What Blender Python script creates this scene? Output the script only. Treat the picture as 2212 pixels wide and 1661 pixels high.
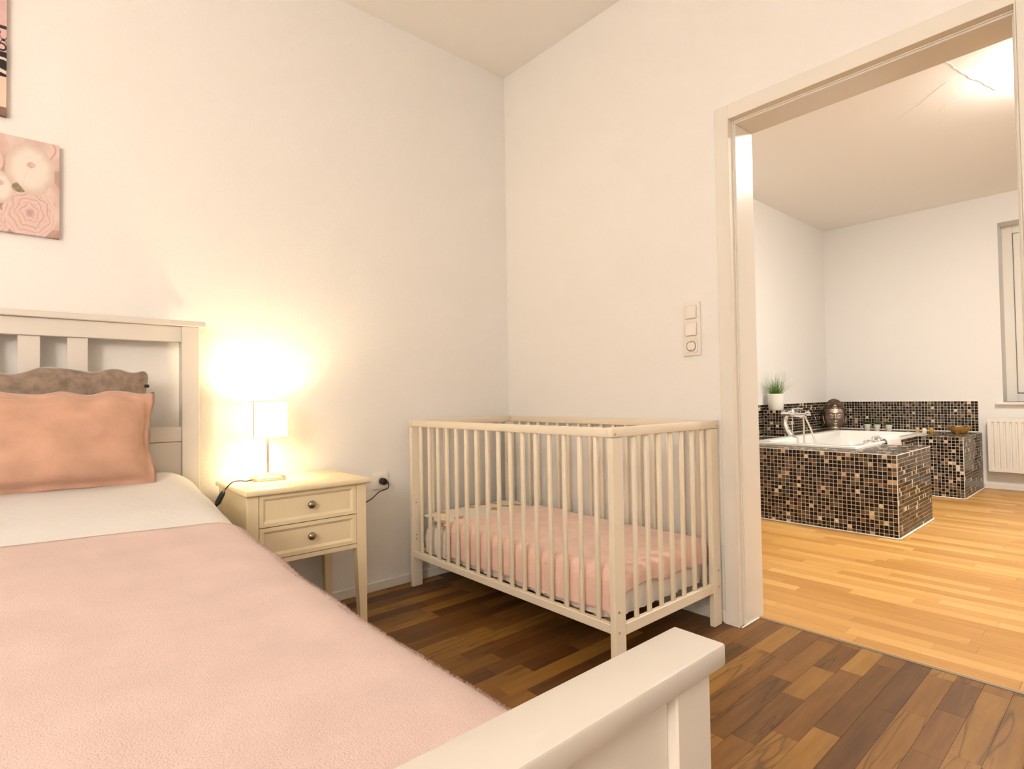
import bpy, bmesh, math, random
from mathutils import Vector, Matrix, noise

random.seed(7)
S = bpy.context.scene
for o in list(bpy.data.objects):
    bpy.data.objects.remove(o, do_unlink=True)
COL = S.collection

# ------------------------------------------------------------------ camera
CAM_POS = Vector((-2.0957, -2.4217, 0.9016))
YAW, PITCH, ROLL, FPX = -0.7197, 0.0226, -0.0150, 1204.3
fw = Vector((math.sin(-YAW) * math.cos(PITCH), math.cos(YAW) * math.cos(PITCH), math.sin(PITCH)))
rt = Vector((math.cos(YAW), math.sin(YAW), 0))
up = rt.cross(fw)
rt2 = rt * math.cos(ROLL) + up * math.sin(ROLL)
up2 = -rt * math.sin(ROLL) + up * math.cos(ROLL)
cd = bpy.data.cameras.new('camera')
cam = bpy.data.objects.new('camera', cd)
COL.objects.link(cam)
cd.sensor_width = 36.0
cd.lens = 36.0 * FPX / 2212.0
cd.clip_start = 0.02
M = Matrix((rt2, up2, -fw)).transposed().to_4x4()
M.translation = CAM_POS
cam.matrix_world = M
S.camera = cam

# ------------------------------------------------------------------ world, exposure
w = bpy.data.worlds.new('world')
S.world = w
w.use_nodes = True
w.node_tree.nodes['Background'].inputs[0].default_value = (0.25, 0.32, 0.45, 1)
w.node_tree.nodes['Background'].inputs[1].default_value = 0.15
S.view_settings.view_transform = 'Standard'
S.view_settings.look = 'None'
S.view_settings.gamma = 1.0
S.view_settings.use_curve_mapping = False
S.view_settings.exposure = 1.30

# lamp powers (the lamps themselves are built further down)
P_BED_CEIL = 16.6          # emission of the bedroom floor lamp globe
P_BATH_CEIL = 132.0         # emission of the bathroom ceiling dome
P_SHADE = 1.5              # emission of the bedside lamp shade
P_BULB = 2.6               # bedside bulb, watts
C_BED = (1.0, 0.90, 0.79)
C_BATH = (1.0, 0.93, 0.84)
C_LAMP = (1.0, 0.78, 0.46)

# ------------------------------------------------------------------ materials
MATS = {}


def nodes_of(m):
    return m.node_tree.nodes, m.node_tree.links


def mat(name, col, rough=0.5, metal=0.0, bump=None, var=None, sheen=0.0, coat=0.0, trans=0.0, ior=1.45, spec=None):
    """principled material; bump=(scale, strength, distance), var=(scale, amount) slow colour variation"""
    if name in MATS:
        return MATS[name]
    m = bpy.data.materials.new(name)
    m.use_nodes = True
    N, L = nodes_of(m)
    b = N['Principled BSDF']
    b.inputs['Base Color'].default_value = (*col, 1)
    b.inputs['Roughness'].default_value = rough
    b.inputs['Metallic'].default_value = metal
    b.inputs['IOR'].default_value = ior
    if spec is not None:
        b.inputs['Specular IOR Level'].default_value = spec
    if sheen:
        b.inputs['Sheen Weight'].default_value = sheen
        b.inputs['Sheen Roughness'].default_value = 0.4
    if coat:
        b.inputs['Coat Weight'].default_value = coat
    if trans:
        b.inputs['Transmission Weight'].default_value = trans
    geo = N.new('ShaderNodeNewGeometry')
    if bump:
        nz = N.new('ShaderNodeTexNoise')
        nz.inputs['Scale'].default_value = bump[0]
        nz.inputs['Detail'].default_value = 3
        L.new(geo.outputs['Position'], nz.inputs['Vector'])
        bp = N.new('ShaderNodeBump')
        bp.inputs['Strength'].default_value = bump[1]
        bp.inputs['Distance'].default_value = bump[2]
        L.new(nz.outputs['Fac'], bp.inputs['Height'])
        L.new(bp.outputs['Normal'], b.inputs['Normal'])
    if var:
        n2 = N.new('ShaderNodeTexNoise')
        n2.inputs['Scale'].default_value = var[0]
        n2.inputs['Detail'].default_value = 4
        L.new(geo.outputs['Position'], n2.inputs['Vector'])
        rp = N.new('ShaderNodeValToRGB')
        a = var[1]
        rp.color_ramp.elements[0].position = 0.3
        rp.color_ramp.elements[1].position = 0.7
        rp.color_ramp.elements[0].color = (*[max(0, c * (1 - a)) for c in col], 1)
        rp.color_ramp.elements[1].color = (*[min(1, c * (1 + a)) for c in col], 1)
        L.new(n2.outputs['Fac'], rp.inputs['Fac'])
        L.new(rp.outputs['Color'], b.inputs['Base Color'])
    MATS[name] = m
    return m


def emis(name, col, strength):
    m = bpy.data.materials.new(name)
    m.use_nodes = True
    N, L = nodes_of(m)
    b = N['Principled BSDF']
    b.inputs['Base Color'].default_value = (0.8, 0.78, 0.72, 1)
    b.inputs['Emission Color'].default_value = (*col, 1)
    b.inputs['Emission Strength'].default_value = strength
    MATS[name] = m
    return m


def wood_floor(name, axis, stops, vein, grain_scale, rough, per_object):
    """laminate strip: colour picked per strip, grain stretched along axis (0 = x, 1 = y), dark veins"""
    m = bpy.data.materials.new(name)
    m.use_nodes = True
    N, L = nodes_of(m)
    b = N['Principled BSDF']
    geo = N.new('ShaderNodeNewGeometry')
    if per_object:
        rn = N.new('ShaderNodeObjectInfo').outputs['Random']
    else:
        at = N.new('ShaderNodeAttribute')
        at.attribute_name = 'rnd'
        rn = at.outputs['Fac']
    cmb = N.new('ShaderNodeCombineXYZ')
    mul = N.new('ShaderNodeMath')
    mul.operation = 'MULTIPLY'
    mul.inputs[1].default_value = 37.0
    L.new(rn, mul.inputs[0])
    for i in range(3):
        L.new(mul.outputs[0], cmb.inputs[i])
    add = N.new('ShaderNodeVectorMath')
    add.operation = 'ADD'
    L.new(geo.outputs['Position'], add.inputs[0])
    L.new(cmb.outputs[0], add.inputs[1])
    mp = N.new('ShaderNodeMapping')
    mp.inputs['Scale'].default_value = (1.4, 14, 14) if axis == 0 else (14, 1.4, 14)
    L.new(add.outputs[0], mp.inputs['Vector'])
    n1 = N.new('ShaderNodeTexNoise')
    n1.inputs['Scale'].default_value = grain_scale
    n1.inputs['Detail'].default_value = 6
    n1.inputs['Roughness'].default_value = 0.65
    L.new(mp.outputs[0], n1.inputs['Vector'])
    # strip tone
    ramp = N.new('ShaderNodeValToRGB')
    cr = ramp.color_ramp
    while len(cr.elements) < len(stops):
        cr.elements.new(0.5)
    for e, (p, c) in zip(cr.elements, stops):
        e.position = p
        e.color = (*c, 1)
    mixv = N.new('ShaderNodeMath')
    mixv.operation = 'MULTIPLY_ADD'
    mixv.inputs[1].default_value = 0.75
    L.new(n1.outputs['Fac'], mixv.inputs[0])
    sub = N.new('ShaderNodeMath')
    sub.operation = 'MULTIPLY_ADD'
    sub.inputs[1].default_value = 0.8
    sub.inputs[2].default_value = -0.275
    L.new(rn, sub.inputs[0])
    L.new(sub.outputs[0], mixv.inputs[2])
    L.new(mixv.outputs[0], ramp.inputs['Fac'])
    out = ramp.outputs['Color']
    if vein:
        mp2 = N.new('ShaderNodeMapping')
        mp2.inputs['Scale'].default_value = (0.9, 9, 9) if axis == 0 else (9, 0.9, 9)
        L.new(add.outputs[0], mp2.inputs['Vector'])
        n2 = N.new('ShaderNodeTexNoise')
        n2.inputs['Scale'].default_value = 2.2
        n2.inputs['Detail'].default_value = 2
        n2.inputs['Distortion'].default_value = 0.6
        L.new(mp2.outputs[0], n2.inputs['Vector'])
        r2 = N.new('ShaderNodeValToRGB')
        e = r2.color_ramp.elements
        e[0].position, e[0].color = 0.465, (0, 0, 0, 1)
        e[1].position, e[1].color = 0.53, (0, 0, 0, 1)
        x = r2.color_ramp.elements.new(0.495)
        x.color = (1, 1, 1, 1)
        L.new(n2.outputs['Fac'], r2.inputs['Fac'])
        th = N.new('ShaderNodeMath')
        th.operation = 'GREATER_THAN'
        th.inputs[1].default_value = 0.6
        frac = N.new('ShaderNodeMath')
        frac.operation = 'FRACT'
        L.new(mul.outputs[0], frac.inputs[0])
        L.new(frac.outputs[0], th.inputs[0])
        mm = N.new('ShaderNodeMath')
        mm.operation = 'MULTIPLY'
        L.new(r2.outputs['Color'], mm.inputs[0])
        L.new(th.outputs[0], mm.inputs[1])
        m3 = N.new('ShaderNodeMath')
        m3.operation = 'MULTIPLY'
        m3.inputs[1].default_value = 0.55
        L.new(mm.outputs[0], m3.inputs[0])
        mx = N.new('ShaderNodeMixRGB')
        mx.inputs['Color2'].default_value = (*vein, 1)
        L.new(m3.outputs[0], mx.inputs['Fac'])
        L.new(out, mx.inputs['Color1'])
        out = mx.outputs['Color']
    L.new(out, b.inputs['Base Color'])
    b.inputs['Roughness'].default_value = rough
    b.inputs['Specular IOR Level'].default_value = 0.35
    bp = N.new('ShaderNodeBump')
    bp.inputs['Strength'].default_value = 0.15
    bp.inputs['Distance'].default_value = 0.001
    L.new(n1.outputs['Fac'], bp.inputs['Height'])
    L.new(bp.outputs['Normal'], b.inputs['Normal'])
    MATS[name] = m
    return m


WALL = mat('wall_paint', (0.87, 0.85, 0.82), 0.85, bump=(190, 0.55, 0.003))
WALLB = mat('bath_wall_paint', (0.84, 0.83, 0.81), 0.85, bump=(220, 0.2, 0.002))
CEIL = mat('ceiling_paint', (0.93, 0.90, 0.86), 0.9, bump=(60, 0.1, 0.002))
CEILB = mat('bath_ceiling_paint', (0.92, 0.89, 0.84), 0.45, bump=(45, 0.12, 0.003))
TRIM = mat('trim_white', (0.82, 0.80, 0.75), 0.4)
GLOSS = mat('door_lacquer', (0.82, 0.78, 0.71), 0.22, spec=0.6)
REBATE = mat('door_rebate_paint', (0.78, 0.72, 0.62), 0.6)
PAINT = mat('furniture_white', (0.82, 0.73, 0.58), 0.35)
CREAM = mat('nightstand_cream', (0.86, 0.73, 0.49), 0.35)
BEDW = mat('bed_white', (0.71, 0.66, 0.60), 0.4)
SHEET = mat('white_cotton', (0.71, 0.69, 0.67), 0.9, bump=(30, 0.25, 0.006))
PINK = mat('pink_fleece', (0.66, 0.50, 0.45), 0.95, bump=(420, 0.6, 0.004), var=(9, 0.05), sheen=0.15)
PINK2 = mat('pink_cot_fleece', (0.90, 0.63, 0.53), 0.95, bump=(160, 0.6, 0.004), var=(14, 0.08), sheen=0.4)
SALMON = mat('salmon_velvet', (0.59, 0.35, 0.25), 0.85, bump=(55, 0.35, 0.004), var=(12, 0.10), sheen=0.5)
TAUPE = mat('taupe_velvet', (0.27, 0.20, 0.15), 0.8, bump=(70, 0.35, 0.004), var=(45, 0.28), sheen=0.5)
STEEL = mat('brushed_steel', (0.55, 0.50, 0.42), 0.32, 1.0, bump=(300, 0.1, 0.0005))
CHROME = mat('chrome', (0.80, 0.80, 0.80), 0.08, 1.0)
KNOB = mat('knob_metal', (0.36, 0.30, 0.24), 0.3, 1.0)
BLACK = mat('black_plastic', (0.012, 0.012, 0.012), 0.4)
PLASTIC = mat('white_plastic', (0.85, 0.82, 0.76), 0.35)
SWITCHP = mat('switch_plastic', (0.85, 0.80, 0.73), 0.35)
DARK = mat('dark_gap', (0.02, 0.016, 0.012), 0.8)
ACRYL = mat('tub_acrylic', (0.86, 0.85, 0.82), 0.15)
GROUT = mat('grout', (0.74, 0.63, 0.53), 0.9, bump=(200, 0.2, 0.001))
SILIC = mat('silicone', (0.86, 0.84, 0.78), 0.4)
POTW = mat('pot_white', (0.82, 0.80, 0.74), 0.5, bump=(80, 0.2, 0.002))
GREEN1 = mat('grass_green', (0.13, 0.26, 0.035), 0.6, var=(60, 0.5))
GREEN2 = mat('succulent_green', (0.03, 0.075, 0.02), 0.55, var=(80, 0.4))
GREEN3 = mat('succulent_olive', (0.08, 0.12, 0.015), 0.55, var=(80, 0.4))
BRONZE = mat('statue_bronze', (0.60, 0.49, 0.42), 0.33, 0.8, bump=(50, 0.25, 0.003), var=(25, 0.25))
BRONZED = mat('statue_hair', (0.17, 0.125, 0.09), 0.35, 0.8, var=(30, 0.35))
GLASSW = mat('window_glass', (0.9, 0.95, 0.95), 0.03, trans=1.0)
AMBER = mat('amber_liquid', (0.60, 0.33, 0.04), 0.12, coat=0.5)
HONEY = mat('honey_liquid', (0.62, 0.45, 0.20), 0.15, coat=0.5)
CREAMB = mat('cream_bottle', (0.80, 0.72, 0.52), 0.3)
BOWLW = mat('bowl_wood', (0.52, 0.29, 0.08), 0.35, bump=(90, 0.3, 0.002), var=(40, 0.25))
STONE = mat('pebble_white', (0.80, 0.77, 0.70), 0.5)
STONED = mat('pebble_dark', (0.05, 0.05, 0.05), 0.4)
THRESH = mat('threshold_metal', (0.30, 0.24, 0.17), 0.45, 0.6)
EDGE = mat('plank_joint', (0.06, 0.03, 0.012), 0.8)
EDGEB = mat('plank_joint_light', (0.40, 0.23, 0.09), 0.8)

WALNUT_STOPS = [(0.0, (0.075, 0.030, 0.007)), (0.3, (0.150, 0.064, 0.014)), (0.55, (0.225, 0.100, 0.021)),
                (0.78, (0.300, 0.145, 0.030)), (1.0, (0.38, 0.205, 0.048))]
WALNUT = wood_floor('walnut_strip', 0, WALNUT_STOPS, (0.035, 0.018, 0.008), 2.4, 0.42, True)
WALNUT2 = wood_floor('walnut_strip_far', 0, WALNUT_STOPS, (0.035, 0.018, 0.008), 2.4, 0.42, False)
BEECH_STOPS = [(0.0, (0.46, 0.225, 0.055)), (0.4, (0.57, 0.300, 0.082)), (0.7, (0.64, 0.355, 0.105)),
               (1.0, (0.72, 0.44, 0.15))]
BEECH = wood_floor('beech_strip', 1, BEECH_STOPS, None, 3.2, 0.38, True)
BEECH2 = wood_floor('beech_strip_far', 1, BEECH_STOPS, None, 3.2, 0.38, False)


def pattern_mat():
    """white cot linen printed with tan geometric shapes"""
    m = mat('printed_linen', (0.82, 0.77, 0.66), 0.9)
    N, L = nodes_of(m)
    b = N['Principled BSDF']
    geo = N.new('ShaderNodeNewGeometry')
    v = N.new('ShaderNodeTexVoronoi')
    v.distance = 'MANHATTAN'
    v.voronoi_dimensions = '2D'
    v.inputs['Scale'].default_value = 12
    v.inputs['Randomness'].default_value = 0.55
    L.new(geo.outputs['Position'], v.inputs['Vector'])
    lt = N.new('ShaderNodeMath')
    lt.operation = 'LESS_THAN'
    lt.inputs[1].default_value = 0.36
    L.new(v.outputs['Distance'], lt.inputs[0])
    sep = N.new('ShaderNodeSeparateColor')
    L.new(v.outputs['Color'], sep.inputs[0])
    gt = N.new('ShaderNodeMath')
    gt.operation = 'GREATER_THAN'
    gt.inputs[1].default_value = 0.45
    L.new(sep.outputs[0], gt.inputs[0])
    mu = N.new('ShaderNodeMath')
    mu.operation = 'MULTIPLY'
    L.new(lt.outputs[0], mu.inputs[0])
    L.new(gt.outputs[0], mu.inputs[1])
    mx = N.new('ShaderNodeMixRGB')
    mx.inputs['Color1'].default_value = (0.82, 0.77, 0.66, 1)
    mx.inputs['Color2'].default_value = (0.62, 0.34, 0.15, 1)
    L.new(mu.outputs[0], mx.inputs['Fac'])
    L.new(mx.outputs[0], b.inputs['Base Color'])
    return m


PRINT = pattern_mat()


def vcol_mat(name, rough=0.7):
    m = bpy.data.materials.new(name)
    m.use_nodes = True
    N, L = nodes_of(m)
    b = N['Principled BSDF']
    a = N.new('ShaderNodeAttribute')
    a.attribute_name = 'print'
    L.new(a.outputs['Color'], b.inputs['Base Color'])
    b.inputs['Roughness'].default_value = rough
    nz = N.new('ShaderNodeTexNoise')
    nz.inputs['Scale'].default_value = 900
    bp = N.new('ShaderNodeBump')
    bp.inputs['Strength'].default_value = 0.2
    bp.inputs['Distance'].default_value = 0.0006
    L.new(nz.outputs['Fac'], bp.inputs['Height'])
    L.new(bp.outputs['Normal'], b.inputs['Normal'])
    return m


CANVAS = vcol_mat('canvas_print')

# mosaic tile glazes: (colour, roughness, weight)
TILE_DEF = [((0.008, 0.007, 0.006), 0.10, 46), ((0.022, 0.018, 0.012), 0.12, 10), ((0.085, 0.066, 0.044), 0.25, 15),
            ((0.11, 0.085, 0.066), 0.25, 11), ((0.062, 0.056, 0.034), 0.25, 8), ((0.17, 0.095, 0.04), 0.25, 2.5),
            ((0.28, 0.19, 0.11), 0.3, 2.0), ((0.58, 0.44, 0.30), 0.3, 3.0), ((0.68, 0.59, 0.48), 0.2, 2.5),
            ((0.030, 0.040, 0.055), 0.15, 1.0), ((0.28, 0.16, 0.11), 0.3, 0.8)]


def tile_mat(i, col, rough):
    m = mat('tile_glaze_%d' % i, col, rough, spec=0.28)
    N, L = nodes_of(m)
    b = N['Principled BSDF']
    if i in (2, 3, 4, 8):
        geo = N.new('ShaderNodeNewGeometry')
        mp = N.new('ShaderNodeMapping')
        mp.inputs['Rotation'].default_value = (0.4, 0.5, 0.6)
        mp.inputs['Scale'].default_value = (70, 70, 500)
        L.new(geo.outputs['Position'], mp.inputs['Vector'])
        nz = N.new('ShaderNodeTexNoise')
        nz.inputs['Scale'].default_value = 1.0
        nz.inputs['Detail'].default_value = 2
        L.new(mp.outputs[0], nz.inputs['Vector'])
        rp = N.new('ShaderNodeValToRGB')
        rp.color_ramp.elements[0].position = 0.35
        rp.color_ramp.elements[1].position = 0.65
        rp.color_ramp.elements[0].color = (*[c * 0.55 for c in col], 1)
        rp.color_ramp.elements[1].color = (*[min(1, c * 1.6) for c in col], 1)
        L.new(nz.outputs['Fac'], rp.inputs['Fac'])
        L.new(rp.outputs[0], b.inputs['Base Color'])
    return m


TILES = [tile_mat(i, c, r) for i, (c, r, wt) in enumerate(TILE_DEF)]
TW = [wt for c, r, wt in TILE_DEF]


# ------------------------------------------------------------------ mesh helpers
class MB:
    """collects boxes, tubes, lathes and grids, then links them as ONE mesh object"""

    def __init__(self):
        self.v, self.f, self.mi, self.sm = [], [], [], []

    def add(self, vs, fs, mi=0, smooth=False):
        o = len(self.v)
        self.v += [tuple(p) for p in vs]
        for f in fs:
            self.f.append(tuple(i + o for i in f))
            self.mi.append(mi)
            self.sm.append(smooth)
        return self

    def box(self, x0, x1, y0, y1, z0, z1, bev=0.0, mi=0, seg=1):
        x0, x1 = min(x0, x1), max(x0, x1)
        y0, y1 = min(y0, y1), max(y0, y1)
        z0, z1 = min(z0, z1), max(z0, z1)
        if bev <= 0:
            vs = [(x, y, z) for z in (z0, z1) for y in (y0, y1) for x in (x0, x1)]
            fs = [(0, 2, 3, 1), (4, 5, 7, 6), (0, 1, 5, 4), (2, 6, 7, 3), (0, 4, 6, 2), (1, 3, 7, 5)]
            return self.add(vs, fs, mi)
        bm = bmesh.new()
        bmesh.ops.create_cube(bm, size=1)
        for v in bm.verts:
            v.co = Vector(((x0 + x1) / 2 + v.co.x * (x1 - x0), (y0 + y1) / 2 + v.co.y * (y1 - y0),
                           (z0 + z1) / 2 + v.co.z * (z1 - z0)))
        bmesh.ops.bevel(bm, geom=list(bm.edges), offset=bev, segments=seg, affect='EDGES', profile=0.5)
        bm.verts.index_update()
        self.add([v.co for v in bm.verts], [[v.index for v in f.verts] for f in bm.faces], mi, seg > 1)
        bm.free()
        return self

    def tube(self, pts, rad, n=10, mi=0, cap=True):
        pts = [Vector(p) for p in pts]
        rads = rad if isinstance(rad, (list, tuple)) else [rad] * len(pts)
        vs, fs = [], []
        prev = None
        for i, p in enumerate(pts):
            t = (pts[min(i + 1, len(pts) - 1)] - pts[max(i - 1, 0)]).normalized()
            if prev is None:
                a = Vector((0, 0, 1)) if abs(t.z) < 0.9 else Vector((1, 0, 0))
                nrm = t.cross(a).normalized()
            else:
                nrm = (prev - t * prev.dot(t))
                nrm = nrm.normalized() if nrm.length > 1e-6 else t.orthogonal().normalized()
            prev = nrm
            bn = t.cross(nrm)
            for k in range(n):
                a = 2 * math.pi * k / n
                vs.append(p + (nrm * math.cos(a) + bn * math.sin(a)) * rads[i])
        for i in range(len(pts) - 1):
            for k in range(n):
                k2 = (k + 1) % n
                fs.append((i * n + k, i * n + k2, (i + 1) * n + k2, (i + 1) * n + k))
        if cap:
            fs.append(tuple(range(n - 1, -1, -1)))
            fs.append(tuple((len(pts) - 1) * n + k for k in range(n)))
        return self.add(vs, fs, mi, True)

    def lathe(self, prof, c=(0, 0, 0), n=24, mi=0, sx=1.0, sy=1.0, axis='z', ex=2.0):
        """prof: list of (radius, height); ex = superellipse exponent of the outline"""
        vs, fs = [], []
        for r, h in prof:
            for k in range(n):
                a = 2 * math.pi * k / n
                ca, sa = math.cos(a), math.sin(a)
                q = (abs(ca) ** ex + abs(sa) ** ex) ** (-1.0 / ex)
                x, y = r * ca * q * sx, r * sa * q * sy
                if axis == 'z':
                    p = (c[0] + x, c[1] + y, c[2] + h)
                elif axis == 'y':
                    p = (c[0] + x, c[1] + h, c[2] + y)
                else:
                    p = (c[0] + h, c[1] + x, c[2] + y)
                vs.append(p)
        m = len(prof)
        for i in range(m - 1):
            for k in range(n):
                k2 = (k + 1) % n
                q = (i * n + k, i * n + k2, (i + 1) * n + k2, (i + 1) * n + k)
                fs.append(q if axis != 'y' else q[::-1])
        if prof[0][0] > 1e-6:
            fs.append(tuple(range(n - 1, -1, -1)))
        if prof[-1][0] > 1e-6:
            fs.append(tuple((m - 1) * n + k for k in range(n)))
        return self.add(vs, fs, mi, True)

    def grid(self, fn, nu, nv, mi=0, smooth=True):
        vs = [fn(i / nu, j / nv) for j in range(nv + 1) for i in range(nu + 1)]
        fs = [(j * (nu + 1) + i, j * (nu + 1) + i + 1, (j + 1) * (nu + 1) + i + 1, (j + 1) * (nu + 1) + i)
              for j in range(nv) for i in range(nu)]
        return self.add(vs, fs, mi, smooth)

    def mesh(self, name, mats):
        me = bpy.data.meshes.new(name)
        me.from_pydata(self.v, [], self.f)
        for m in (mats if isinstance(mats, (list, tuple)) else [mats]):
            me.materials.append(m)
        me.polygons.foreach_set('material_index', self.mi)
        me.polygons.foreach_set('use_smooth', self.sm)
        me.update()
        return me

    def build(self, name, mats, parent=None, sharp=True):
        me = self.mesh(name, mats)
        if sharp and any(self.sm):
            me.set_sharp_from_angle(angle=math.radians(42))
        o = bpy.data.objects.new(name, me)
        COL.objects.link(o)
        if parent is not None:
            o.parent = parent
            if parent.parent is None:      # parts of parts already sit at identity
                o.matrix_parent_inverse = parent.matrix_local.inverted()
        return o


def tag(o, label, cat, group=None, kind=None):
    if label:
        o['label'] = label
    if cat:
        o['category'] = cat
    if group:
        o['group'] = group
    if kind:
        o['kind'] = kind
    return o


def thing(name, label, cat, loc, group=None, kind=None):
    o = bpy.data.objects.new(name, None)
    o.empty_display_size = 0.05
    COL.objects.link(o)
    o.location = loc
    bpy.context.view_layer.update()
    return tag(o, label, cat, group, kind)


def box(name, m, parent, x0, x1, y0, y1, z0, z1, bev=0.0, seg=1):
    return MB().box(x0, x1, y0, y1, z0, z1, bev, 0, seg).build(name, m, parent)


def solid(o, t, off=-1.0):
    md = o.modifiers.new('thickness', 'SOLIDIFY')
    md.thickness = t
    md.offset = off
    return o


def interp(x, xs, ys):
    if x <= xs[0]:
        return ys[0]
    for i in range(len(xs) - 1):
        if x <= xs[i + 1]:
            t = (x - xs[i]) / (xs[i + 1] - xs[i])
            t = t * t * (3 - 2 * t) * 0.5 + t * 0.5
            return ys[i] + (ys[i + 1] - ys[i]) * t
    return ys[-1]


def nz(x, y, z=0.0, s=1.0):
    return noise.noise(Vector((x * s, y * s, z * s)))


# ------------------------------------------------------------------ room shell
H, HB = 2.753, 2.68            # ceiling heights: bedroom, bathroom
XL, YF = -4.0, -4.2            # left and front walls of the bedroom
XB, YB, YR = 4.56, -0.09, -3.5  # bathroom: far wall, left wall, right wall
WT = 0.16                      # thickness of the wall with the doorway
D1, D2, ZD = -1.354, -2.204, 1.988

tag(box('wall_back', WALL, None, XL - .1, WT, 0, 0.12, -.1, H + .1), 'white woodchip wall behind the bed and bedside lamp', 'wall', kind='structure')
wr = MB()
wr.box(0, WT, D1 + .0, 0.0, -.1, H + .1)
wr.box(0, WT, YF - .1, D2, -.1, H + .1)
wr.box(0, WT, D2, D1, ZD, H + .1)
tag(wr.build('wall_right', WALL), 'white wall with light switches and doorway beside the cot', 'wall', kind='structure')
tag(box('wall_left', WALL, None, XL - .12, XL, YF - .1, 0, -.1, H + .1), 'white bedroom wall on the far side of the bed', 'wall', kind='structure')
tag(box('wall_front', WALL, None, XL - .1, 0, YF - .12, YF, -.1, H + .1), 'white bedroom wall behind the camera', 'wall', kind='structure')
tag(box('ceiling', CEIL, None, XL - .1, WT, YF - .1, .1, H, H + .1), 'plain cream bedroom ceiling', 'ceiling', kind='structure')

tag(box('wall_bathroom_left', WALLB, None, WT, XB, YB, YB + .12, -.1, HB + .1), 'white bathroom wall behind the potted grass', 'wall', kind='structure')
wb = MB()
WY0, WY1, WZ0, WZ1 = -1.555, -2.75, 0.79, 2.418
wb.box(XB, XB + .3, WY0, YB + .12, -.1, HB + .1)
wb.box(XB, XB + .3, YR - .1, WY1, -.1, HB + .1)
wb.box(XB, XB + .3, WY1, WY0, -.1, WZ0)
wb.box(XB, XB + .3, WY1, WY0, WZ1, HB + .1)
tag(wb.build('wall_bathroom_back', WALLB), 'white bathroom wall with the window and radiator', 'wall', kind='structure')
tag(box('wall_bathroom_right', WALLB, None, WT, XB, YR - .12, YR, -.1, HB + .1), 'white bathroom wall out of view beyond the doorway', 'wall', kind='structure')
cb = MB().box(WT, XB + .3, YR - .1, YB + .1, HB, HB + .1)
ceilb = tag(cb.build('ceiling_bathroom', CEILB), 'white bathroom ceiling with cracks in the plaster', 'ceiling', kind='structure')


def crack(pts, wdt):
    m = MB()
    P = []
    for i in range(len(pts) - 1):
        for k in range(6):
            t = k / 6
            x = pts[i][0] + (pts[i + 1][0] - pts[i][0]) * t
            y = pts[i][1] + (pts[i + 1][1] - pts[i][1]) * t
            P.append((x + 0.012 * nz(x, y, 3, 14), y + 0.012 * nz(x, y, 9, 14), HB))
    P.append((*pts[-1], HB))
    m.tube(P, [wdt * (0.6 + 0.5 * abs(nz(p[0], p[1], 0, 30))) for p in P], 6)
    m.v = [(x, y, HB + (z - HB) * 0.5) for x, y, z in m.v]
    return m.build('plaster_crack', CEILB, ceilb)


crack([(1.62, -1.75), (1.75, -1.76), (1.88, -1.785), (2.05, -1.83), (2.24, -1.87)], 0.004)
crack([(2.24, -1.32), (2.16, -1.43), (2.09, -1.52), (1.96, -1.64), (1.90, -1.70)], 0.0025)
crack([(2.30, -1.58), (2.20, -1.65), (2.21, -1.75), (2.18, -1.90)], 0.0025)


# --- strip floors
def make_strips(axis, a0, a1, b0, b1, width, lmin, lmax, seed):
    """returns list of (a_start, a_end, row_start, row_end)"""
    rnd = random.Random(seed)
    out = []
    r = b1
    while r > b0 + 1e-6:
        r2 = max(b0, r - width)
        a = a0 - rnd.random() * lmax
        while a < a1:
            ln = rnd.uniform(lmin, lmax)
            s, e = max(a, a0), min(a + ln, a1)
            if e - s > 0.015:
                out.append((s, e, r2, r))
            a += ln
        r = r2
    return out


def unit_plank():
    m = MB()
    m.box(-0.5, 0.5, -0.5, 0.5, -1.0, 0.0)
    return m.mesh('plank', [])


def lay(parent, strips, axis, pick, m1, m2, th=0.004):
    me = unit_plank()
    me.materials.append(m1)
    near = [s for s in strips if pick(s)][:300]
    ids = set(id(s) for s in near)
    G = 0.0007
    for s in near:
        o = bpy.data.objects.new('plank', me)
        COL.objects.link(o)
        o.parent = parent
        L, W = s[1] - s[0] - G, s[3] - s[2] - G
        ca, cb_ = (s[0] + s[1]) / 2, (s[2] + s[3]) / 2
        o.location = (ca, cb_, 0) if axis == 0 else (cb_, ca, 0)
        o.scale = (L, W, th) if axis == 0 else (W, L, th)
    m = MB()
    rv = []
    rnd = random.Random(3)
    for s in strips:
        if id(s) in ids:
            continue
        if axis == 0:
            m.box(s[0], s[1] - G, s[2], s[3] - G, -th, 0)
        else:
            m.box(s[2], s[3] - G, s[0], s[1] - G, -th, 0)
        q = rnd.random()
        rv += [q] * 8
    o = m.build('planks', m2, parent)
    at = o.data.attributes.new('rnd', 'FLOAT', 'POINT')
    at.data.foreach_set('value', rv)
    o['kind'] = 'stuff'
    return len(near)


TX = 0.135        # threshold line between the floors
floor = tag(box('floor', EDGE, None, XL, TX + .01, YF, 0, -.1, -0.0035), 'dark walnut strip laminate floor of the bedroom', 'floor', kind='structure')
strips = make_strips(0, XL, TX - .006, YF, 0.0, 0.0667, 0.22, 0.55, 21)
lay(floor, strips, 0, lambda s: s[1] > -1.72 and s[2] > -2.62, WALNUT, WALNUT2)
floorb = tag(box('floor_bathroom', EDGEB, None, TX + .011, XB, YR, YB, -.1, -0.0035), 'light beech strip laminate floor of the bathroom', 'floor', kind='structure')
strips = make_strips(1, YR, YB, TX + .012, XB, 0.0667, 0.35, 0.75, 5)
strips.sort(key=lambda s: s[2])


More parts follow.
